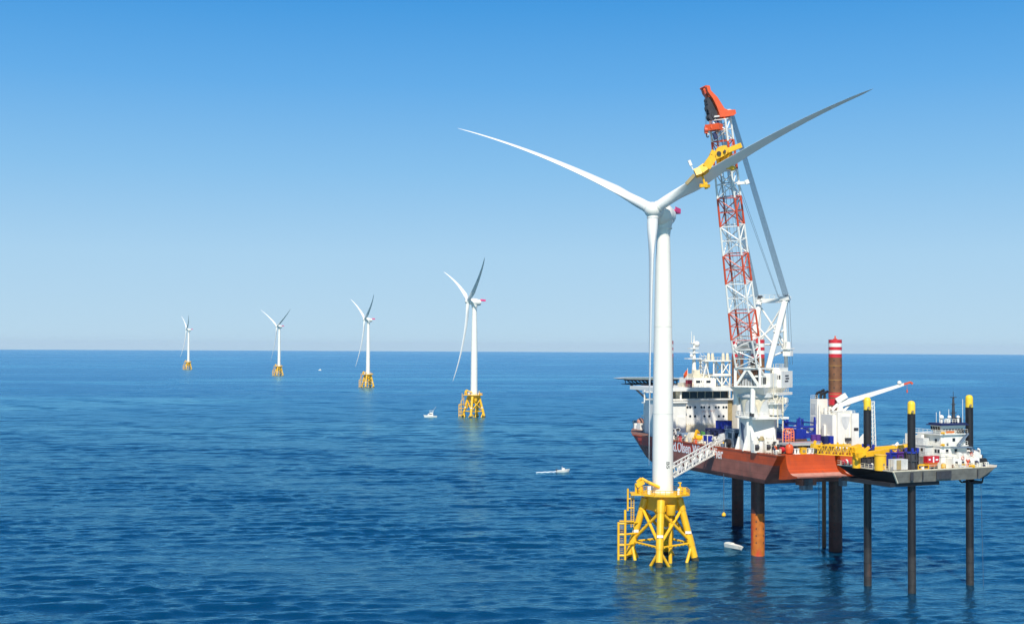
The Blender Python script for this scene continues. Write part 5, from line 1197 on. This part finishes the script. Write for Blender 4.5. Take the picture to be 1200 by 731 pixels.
# cranes
ca = la(1031.3, 5.0); m = MB(); m.lathe([(1.45, LZ), (1.45, LZ + 3.6), (1.55, LZ + 3.65), (1.55, LZ + 3.9)], 24, (ca, 5.0, 0)); m.build('crane_pedestal', M['yeld'], lift)
m = MB(); m.lathe([(.3, 0), (.3, .08)], 10, (ca - .2, 3.5, LZ + 1.6), axis=(0, -1, 0)); m.build('pedestal_hatch', M['tan'], lift)
def lw(px, py, b):
    a = la(px, b); return V((a, b, lz(py, a, b)))
bB = 12.5
ped2 = la(1003.5, bB); m = MB(); m.lathe([(1.05, LZ), (1.05, LZ + 3.2), (1.5, LZ + 3.3), (1.5, LZ + 3.8)], 20, (ped2, bB, 0)); pe = m.build('crane_pedestal', M['yeld'], lift)
m = MB(); c = V((ped2, bB, LZ + 3.8)); m.box(c.x - 1.6, c.x + 1.4, bB - 1.4, bB + 1.4, c.z, c.z + 1.2); m.bar(lw(1001, 533, bB - 1), lw(1012, 527, bB - 1), .9, 1.6); m.tube(c + V((-.3, -1.5, .9)), c + V((-.3, 1.5, .9)), .8, n=12); m.bar(c + V((1.3, -1, .2)), c + V((3.2, -1, 1.4)), .5, .7)
m.bar(lw(998, 527, bB + 1), lw(1008, 524, bB + 1), 1.4, 1.8); m.build('crane_house', M['yeld'], lift)
m = MB(); m.bar(lw(1004, 533.5, bB - 1.8), lw(1040, 528.5, bB - 1.2), 1.1, 1.25); m.bar(lw(1003, 538, bB - 1.6), lw(1014, 531, bB - 2.4), .6, .6); m.build('crane_jib', M['yeld'], lift)
def truss(p0, p1, hh, ww, name, nb=9):
    m = MB(); p0, p1 = V(p0), V(p1); d = (p1 - p0).normalized(); s_ = d.cross(V((0, 0, 1))).normalized() * ww / 2; v_ = s_.cross(d).normalized() * hh / 2
    for a in (-1, 1):
        for b in (-1, 1): m.bar(p0 + s_ * a + v_ * b, p1 + s_ * a + v_ * b, .24, .24)
        for k in range(nb):
            q0, q1 = p0.lerp(p1, k / nb), p0.lerp(p1, (k + 1) / nb)
            m.bar(q0 + s_ * a + v_ * (1 if k % 2 else -1), q1 + s_ * a + v_ * (-1 if k % 2 else 1), .17, .17)
            m.bar(q0 + s_ * a - v_, q0 + s_ * a + v_, .13, .13)
            m.bar(q0 - s_ + v_ * a, q1 + s_ + v_ * a, .13, .13)
    return m
m = truss(lw(956, 526.2, bB + 2.5), lw(1000, 528.5, bB + .5), 2.2, 1.8, '', 11); m.bar(lw(951.5, 522, bB + 2.6), lw(962, 524, bB + 2.4), 1.4, 1.1); m.bar(lw(954, 521, bB + 2.6), lw(955.5, 516, bB + 2.6), .5, .5); m.bar(lw(966, 521, bB + 2), lw(996, 520.8, bB + 1), .9, .35)
for px, h_ in ((962, 3), (972, 2), (981, 3.4), (988, 2)): m.bar(lw(px, 521.5, bB + 1.6), lw(px + .8, 521.5 - h_, bB + 1.6), .3, .4)
m.build('lattice_boom', M['yeld'], lift)
m = truss(lw(1020, 529, 17.5), lw(1066, 524.5, 12.5), 1.4, 1.6, '', 10); m.bar(lw(1020, 525.6, 17.3), lw(1066, 521.8, 12.3), 1.7, .8); m.build('second_boom', M['yeld'], lift)
m = MB(); m.bar(lw(1047, 521.5, 14), lw(1055, 521, 14), 1.4, .35); m.bar(lw(1049, 521.5, 14), lw(1052, 518.5, 14), .3, .5); m.build('boom_light', M['white'], lift)
# white lattice mast beside the far leg
p = lw(1023.4, 535, 18.2); m = MB()
for dx in (-.55, .55):
    for dy in (-.55, .55): m.tube((p.x + dx, p.y + dy, LZ), (p.x + dx * .7 - .5, p.y + dy * .7, 47.0), .13, n=6)
for k in range(14):
    z = LZ + k * 1.15; f = k / 14 * -.5
    m.bar((p.x - .55 + f, p.y - .5, z), (p.x + .55 + f, p.y - .5, z + 1.1), .1, .1); m.bar((p.x - .5 + f, p.y - .5, z), (p.x - .5 + f, p.y + .5, z + 1.1), .1, .1); m.bar((p.x - .55 + f, p.y - .5, z), (p.x + .55 + f, p.y - .5, z), .1, .1)
m.box(p.x - 1.0, p.x + .1, p.y - .5, p.y + .5, 47, 47.2); m.build('lattice_mast', M['white'], lift)
# loose items on the lift boat
def lcargo(name, label, cat, p, group=None): return thing(name, label, cat, LM @ V(p), LRZ, group)
a = la(1052, 3.6); c = lcargo('equipment_container', 'light grey container with a tan door, beside the round yellow crane base', 'container', (a, 3.6, LZ))
m = MB(); container(m, 0, 0, .15, 4.4, 2.2, 2.6); m.build('shell', M['lgrey'], c); m = MB(); m.box(-1.5, -.1, -1.22, -1.17, .3, 2.6); m.build('door', M['tan'], c)
for i, (px, b, lab, mt) in enumerate(((1044, 7.5, 'blue generator behind the grey container on the lift boat, nearest the yellow crane base', 'blue'), (1052, 7.5, 'purple-blue generator behind the grey container, middle of three', 'purple'), (1058.5, 7.5, 'dark blue generator behind the grey container, next to the black leg', 'navy'))):
    a = la(px, b); c = lcargo('generator', lab, 'generator', (a, b, LZ), 'generators on the lift boat')
    m = MB(); m.box(-.9, .9, -1, 1, .8, 4.0); m.tube((-.9, -1, 4.0), (.9, -1, 4.0), .25, n=8); m.tube((0, 0, 4), (0, 0, 4.8), .2, n=8); m.build('housing', M[mt], c); m = MB(); m.box(-1, 1, -1.1, 1.1, 0, .8); m.box(-.5, .5, -1.06, -1.0, 1.6, 3.2); m.build('skid', M['dark'], c)
a = la(1090.8, 2.4); c = lcargo('rescue_boat', 'orange rescue boat carrying two red boxes on the lift boat deck', 'rescue boat', (a, 2.4, LZ))
m = MB(); hp = [(-2.2, 0), (-1.9, -.9), (1.4, -.9), (2.3, 0), (1.4, .9), (-1.9, .9)]
m.add([(x * .85, y * .6, .7) for x, y in hp] + [(x, y, 1.7) for x, y in hp], [(5, 4, 3, 2, 1, 0), (6, 7, 8, 9, 10, 11)] + [(i, (i + 1) % 6, 6 + (i + 1) % 6, 6 + i) for i in range(6)]); m.build('hull', M['lifeor'], c)
m = MB(); m.box(-1.9, -.1, -.7, .7, 1.72, 3.3); m.box(.35, 2.0, -.7, .7, 1.72, 3.3); m.build('red_box', M['red'], c)
m = MB(); m.box(-.1, .35, -.7, .7, 1.72, 3.2); m.box(-1.5, -.9, -.76, -.7, 2.3, 2.7); m.box(.8, 1.6, -.76, -.7, 2.2, 2.6); m.build('white_marking', M['text'], c)
m = MB(); m.box(-1.6, -1.2, -.8, .8, 0, .8); m.box(1.0, 1.4, -.8, .8, 0, .8); m.build('cradle', M['dark'], c)
a = la(1079, 1.6); c = lcargo('yellow_skid', 'low yellow open skid on the lift boat deck, left of the orange rescue boat', 'skid', (a, 1.6, LZ))
m = MB()
for x in (-1.7, 0, 1.7):
    for y in (-.8, .8): m.bar((x, y, 0), (x, y, 1.3), .18, .18)
for y in (-.8, .8): m.bar((-1.8, y, 1.3), (1.8, y, 1.3), .25, .25); m.bar((-1.8, y, .3), (1.8, y, .3), .3, .3)
m.build('frame', M['yeld'], c); m = MB(); m.box(-1.5, 1.5, -.6, .6, .1, .9); m.build('tray', M['dark'], c)
a = la(1105, 1.2); c = lcargo('deck_barrel', 'yellow barrel right of the orange rescue boat', 'barrel', (a, 1.2, LZ)); m = MB(); m.lathe([(.55, 0), (.6, .4), (.6, 1.1), (.5, 1.4)], 14); m.build('barrel', M['yeld'], c); m = MB(); m.lathe([(.3, 1.4), (.3, 1.5)], 10); m.build('lid', M['tan'], c)
a = la(1072, 2.0); 
rp = LM @ V((30.5, 4, LK - 1)); rp2 = at(1152, 562, rp.y)
c = thing('hanging_line', 'very thin line hanging to the sea from the right end of the lift boat', 'line', (rp2.x, rp2.y, 0)); m = MB(); m.tube((rp2.x, rp2.y, -1), rp2 + V((-.6, 0, .6)), .05, n=5); m.build('line', M['cable'], c, True)
# orange raft on the stern between ship and lift boat
for i, (px, py, lab, mt) in enumerate(((991, 541, 'red and white fender drum on the left end of the lift boat deck', 'red'), (1009, 541.5, 'orange fender drum behind the yellow crane pedestal', 'lifeor'))):
    b = 19; a = la(px, b); c = lcargo('fender_drum', lab, 'fender', (a, b, LZ), 'fender drums on the lift boat'); m = MB(); m.lathe([(.3, -1.3), (.75, -1.0), (.75, 1.0), (.3, 1.3)], 14, (0, 0, .8), axis=(1, 0, 0)); m.build('drum', M[mt], c); m = MB(); m.box(-1, 1, -.5, .5, 0, .2); m.lathe([(.78, -.25), (.78, .25)], 14, (0, 0, .8), axis=(1, 0, 0), caps=False); m.build('band', M['white'], c)

# ------------------------------------------------------------------ small boats
def boat_hull(m, Lh, Wh, fb_, fs, mi=0):
    N = 12; vs = []
    for i in range(N + 1):
        t = i / N; x = -Lh / 2 + Lh * t; wd = Wh / 2 * (1 - max(0, (t - .45) / .55) ** 2.2) * (.92 + .08 * min(1, t * 4)); sh = fs + (fb_ - fs) * t ** 1.6; xb = x - (Lh * .10 * max(0, t - .6) / .4)
        wd = max(wd, .03)
        vs += [(x, -wd, sh), (xb, -wd * .72, -.25), (xb, 0, -.5), (xb, wd * .72, -.25), (x, wd, sh)]
    fs_ = []
    for i in range(N):
        for k in range(4): fs_.append((i * 5 + k, i * 5 + k + 1, (i + 1) * 5 + k + 1, (i + 1) * 5 + k))
        fs_.append((i * 5 + 4, i * 5, (i + 1) * 5, (i + 1) * 5 + 4))
    fs_ += [(4, 3, 2, 1, 0), tuple(N * 5 + k for k in range(5))]
    m.add(vs, fs_, mi)
p = sea(504, 488.6); yaw = R(180 + 12)
c = thing('fishing_boat', 'white sport fishing boat with flybridge and outriggers, left of the second turbine', 'boat', (p.x, p.y, drop(p.x, p.y)), yaw)
m = MB(); boat_hull(m, 11.6, 3.9, 2.1, 1.2); m.build('hull', M['white'], c)
m = MB(); m.hexa([(-2.6, -1.5, 1.3), (2.6, -1.4, 1.5), (2.6, 1.4, 1.5), (-2.6, 1.5, 1.3), (-2.2, -1.3, 3.4), (.9, -1.2, 3.4), (.9, 1.2, 3.4), (-2.2, 1.3, 3.4)]); cb_ = m.build('cabin', M['white'], c)
m = MB(); m.box(-1.8, 1.2, -1.42, -1.36, 2.4, 3.0); m.box(-1.8, 1.2, 1.36, 1.42, 2.4, 3.0); m.build('window', M['glass'], cb_)
m = MB(); m.box(-2.4, .2, -1.1, 1.1, 3.4, 4.2); m.box(-2.8, .6, -1.3, 1.3, 5.6, 5.75)
for x in (-2.6, .3):
    for y in (-1.1, 1.1): m.tube((x, y, 4.0), (x, y, 5.7), .06, n=5)
m.build('flybridge', M['white'], c)
m = MB()
for y in (-1.3, 1.3): m.tube((-1.2, y, 3.6), (-5.0, y * 1.5, 9.2), .07, .03, n=5)
m.build('outrigger', M['white'], c)
p = sea(660, 552.8); yaw = R(20)
c = thing('motor_boat', 'small white open motor boat trailing a wake, one person standing in it', 'boat', (p.x, p.y, drop(p.x, p.y)), yaw)
m = MB(); boat_hull(m, 7.0, 2.5, 1.5, .9); m.build('hull', M['white'], c)
m = MB(); m.box(-.6, .6, -.5, .5, .9, 2.0); m.build('console', M['white'], c)
m = MB(); m.cbox((-3.5, 0, .3), .5, .6, 1.3); m.build('outboard', M['dark'], c)
# person at the console: one skinned body
hx_, hy_, hz_ = p.x - .55 * math.cos(yaw), p.y - .55 * math.sin(yaw), drop(p.x, p.y) + .95
jt = [((0, 0, .92), .16), ((0, 0, 1.2), .15), ((0, 0, 1.42), .17), ((0, 0, 1.53), .065), ((0.02, 0, 1.66), .10), ((0.02, 0, 1.76), .07),
      ((0, .10, .86), .10), ((.03, .11, .48), .075), ((0, .12, .08), .055), ((.14, .12, .03), .045), ((0, -.10, .86), .10), ((.03, -.11, .48), .075), ((0, -.12, .08), .055), ((.14, -.12, .03), .045),
      ((0, .2, 1.40), .065), ((.08, .27, 1.14), .05), ((.30, .2, 1.12), .04), ((.38, .18, 1.13), .04), ((0, -.2, 1.40), .065), ((.08, -.27, 1.14), .05), ((.30, -.2, 1.12), .04), ((.38, -.18, 1.13), .04)]
ed = [(0, 1), (1, 2), (2, 3), (3, 4), (4, 5), (0, 6), (6, 7), (7, 8), (8, 9), (0, 10), (10, 11), (11, 12), (12, 13), (2, 14), (14, 15), (15, 16), (16, 17), (2, 18), (18, 19), (19, 20), (20, 21)]
me = bpy.data.meshes.new('person'); me.from_pydata([j[0] for j in jt], ed, [])
po = bpy.data.objects.new('person', me); col.objects.link(po)
md = po.modifiers.new('skin', 'SKIN'); sub = po.modifiers.new('sub', 'SUBSURF'); sub.levels = 1; sub.render_levels = 1
lay = me.skin_vertices.new() if not me.skin_vertices else me.skin_vertices[0]
for i, j in enumerate(jt): me.skin_vertices[0].data[i].radius = (j[1], j[1]); me.skin_vertices[0].data[i].use_root = (i == 0)
dg = bpy.context.evaluated_depsgraph_get(); me2 = bpy.data.meshes.new_from_object(po.evaluated_get(dg)); po.modifiers.clear(); po.data = me2
me2.materials.clear()
for k in ('trouser', 'shirt', 'skin'): me2.materials.append(M[k])
for f in me2.polygons:
    z = f.center.z; r_ = abs(f.center.y); f.material_index = 2 if z > 1.5 or f.center.x > .22 and z > 1 else (1 if z > .95 else 0); f.use_smooth = True
po.location = (hx_, hy_, hz_); po.rotation_euler = (0, 0, yaw); tag(po, 'person in a white shirt and dark trousers standing at the motor boat console', 'person')
m = MB(); m.lathe([(.115, 1.66), (.12, 1.72), (.09, 1.79), (.02, 1.82)], 10, (0, 0, 0)); m.build('cap', M['shirt'], po)
# its wake
m = MB(); N = 14; vs = []
for i in range(N + 1):
    t = i / N; q = V((p.x, p.y, 0)) - V((math.cos(yaw), math.sin(yaw), 0)) * (3.2 + 11 * t); s_ = V((-math.sin(yaw), math.cos(yaw), 0)) * (.8 * (1 - t) ** 1.2 + .06) * (1 + .35 * math.sin(i * 2.3)); zz = drop(p.x, p.y) + .42 - .15 * t + .1 * math.sin(i * 1.7)
    vs += [q - s_ + V((0, 0, zz - .15)), q + V((0, 0, zz + .1)), q + s_ + V((0, 0, zz - .15))]
m.add(vs, [(i * 3 + k, i * 3 + k + 1, i * 3 + 4 + k, i * 3 + 3 + k) for i in range(N) for k in (0, 1)], 0, True); wk = m.build('boat_wake', M['foam']); wk['kind'] = 'stuff'
# far white boat
p = sea(374.8, 433.6); c = thing('fishing_boat', 'tiny white boat far off between the third and fourth turbines', 'boat', (p.x, p.y, drop(p.x, p.y)), R(190))
m = MB(); boat_hull(m, 8.5, 3, 1.8, 1.1); m.build('hull', M['white'], c); m = MB(); m.hexa([(-2.4, -1.1, 1.1), (1.6, -1.1, 1.2), (1.6, 1.1, 1.2), (-2.4, 1.1, 1.1), (-2.2, -1, 3.2), (.4, -1, 3.2), (.4, 1, 3.2), (-2.2, 1, 3.2)]); m.build('cabin', M['white'], c)
# white skiff by the legs
p = sea(861, 642); c = thing('white_skiff', 'white skiff lying low in the water between two of the ship legs', 'boat', (p.x, p.y, .25), R(-55))
m = MB(); boat_hull(m, 7.4, 2.1, .6, .95); m.box(-3.5, -.9, -.75, .75, .85, 1.2); m.build('hull', M['white'], c); m = MB(); m.cbox((-3.8, 0, -.1), .4, .6, 1.2); m.build('outboard', M['dark'], c)

# ------------------------------------------------------------------ small fittings of the two decks
rnd = random.Random(5)
def fitting(parent, x, y, z, kind, mt, s=1.0):
    m = MB()
    if kind == 0: m.box(x - .5 * s, x + .5 * s, y - .4 * s, y + .4 * s, z, z + 1.1 * s); m.box(x - .55 * s, x + .55 * s, y - .45 * s, y + .45 * s, z + 1.1 * s, z + 1.18 * s)
    elif kind == 1: m.tube((x, y, z), (x, y, z + 1.5 * s), .22 * s, n=8); m.tube((x, y, z + 1.5 * s), (x - .3 * s, y + .5 * s, z + 1.7 * s), .26 * s, n=8)
    elif kind == 2: m.tube((x, y - .8 * s, z + .5 * s), (x, y + .8 * s, z + .5 * s), .45 * s, n=12); m.box(x - .5 * s, x + .5 * s, y - .7 * s, y - .5 * s, z, z + .6 * s); m.box(x - .5 * s, x + .5 * s, y + .5 * s, y + .7 * s, z, z + .6 * s)
    elif kind == 3: m.path([V((x, y, z)), V((x, y, z + 1.4 * s)), V((x + .9 * s, y, z + 1.4 * s)), V((x + .9 * s, y, z))], .1, 6); m.path([V((x, y + .5, z)), V((x, y + .5, z + 1.4 * s)), V((x + .9 * s, y + .5, z + 1.4 * s)), V((x + .9 * s, y + .5, z))], .1, 6); m.bar((x, y, z + .8 * s), (x, y + .5, z + .8 * s), .1, .1)
    else: m.lathe([(.35 * s, z), (.4 * s, z + .3), (.4 * s, z + 1.0 * s), (.3 * s, z + 1.15 * s)], 12, (x, y, 0))
    m.build('deck_fitting', M[mt], parent)
mts = ['white', 'cream', 'grey', 'rust', 'dark', 'yeld', 'red', 'bluegrey', 'white', 'headr', 'lgrey', 'navy']
for k in range(26): fitting(ship, rnd.uniform(10, 46), rnd.uniform(2.6, 5.2), ZD, rnd.randrange(5), mts[rnd.randrange(12)], rnd.uniform(.7, 1.3))
for k in range(18): fitting(ship, rnd.uniform(-18.5, -9), rnd.uniform(-8, 4.6), ZD, rnd.randrange(5), mts[rnd.randrange(12)], rnd.uniform(.7, 1.2))
for k in range(16): fitting(ship, rnd.uniform(-8, 14), rnd.uniform(-20, -7), ZD, rnd.randrange(5), mts[rnd.randrange(12)], rnd.uniform(.9, 1.9))
for k in range(14): fitting(ship, -5.4 - rnd.uniform(0, 2.2), rnd.uniform(-4.2, 4.4), ZD, rnd.randrange(5), ('white', 'cream', 'lgrey', 'tan')[rnd.randrange(4)], rnd.uniform(.8, 1.4))
for k in range(26): fitting(lift, rnd.uniform(1.2, 17), rnd.uniform(.8, 4.2) if k % 2 else rnd.uniform(8, 14), LZ, rnd.randrange(5), mts[rnd.randrange(12)], rnd.uniform(.5, .95))
for k in range(16): fitting(lift, a0 + rnd.uniform(.5, 13.5), rnd.uniform(.5, 1.4), LZ + .1, rnd.randrange(5), mts[rnd.randrange(12)], rnd.uniform(.5, .9))
for k in range(10): fitting(lift, a0 + rnd.uniform(10, 15), rnd.uniform(2, 9), LZ + (0 if k % 2 else 2.6), rnd.randrange(5), ('dark', 'black', 'white', 'grey', 'yeld')[rnd.randrange(5)], rnd.uniform(.7, 1.2))
for k in range(9): fitting(lift, a0 + rnd.uniform(0, 8), b0 + rnd.uniform(-.1, .1), (33.6, 36.2, 39.25)[k % 3], rnd.randrange(5), ('white', 'cream', 'red', 'yeld', 'dark')[rnd.randrange(5)], rnd.uniform(.4, .7))
# ------------------------------------------------------------------ the air over the sea
hz_ = MB(); hz_.box(-42000, 42000, -42000, 42000, -200, 170)
hm = bpy.data.materials.new('sea_air'); hm.use_nodes = True
for q in list(hm.node_tree.nodes):
    if q.type == 'BSDF_PRINCIPLED': hm.node_tree.nodes.remove(q)
pv = hm.node_tree.nodes.new('ShaderNodeVolumePrincipled'); pv.inputs['Color'].default_value = (.74, .88, 1.0, 1); pv.inputs['Density'].default_value = 1.3e-5; pv.inputs['Anisotropy'].default_value = 0.0
hm.node_tree.links.new(pv.outputs[0], hm.node_tree.nodes['Material Output'].inputs['Volume'])
ho_ = hz_.build('haze', hm); ho_['kind'] = 'stuff'
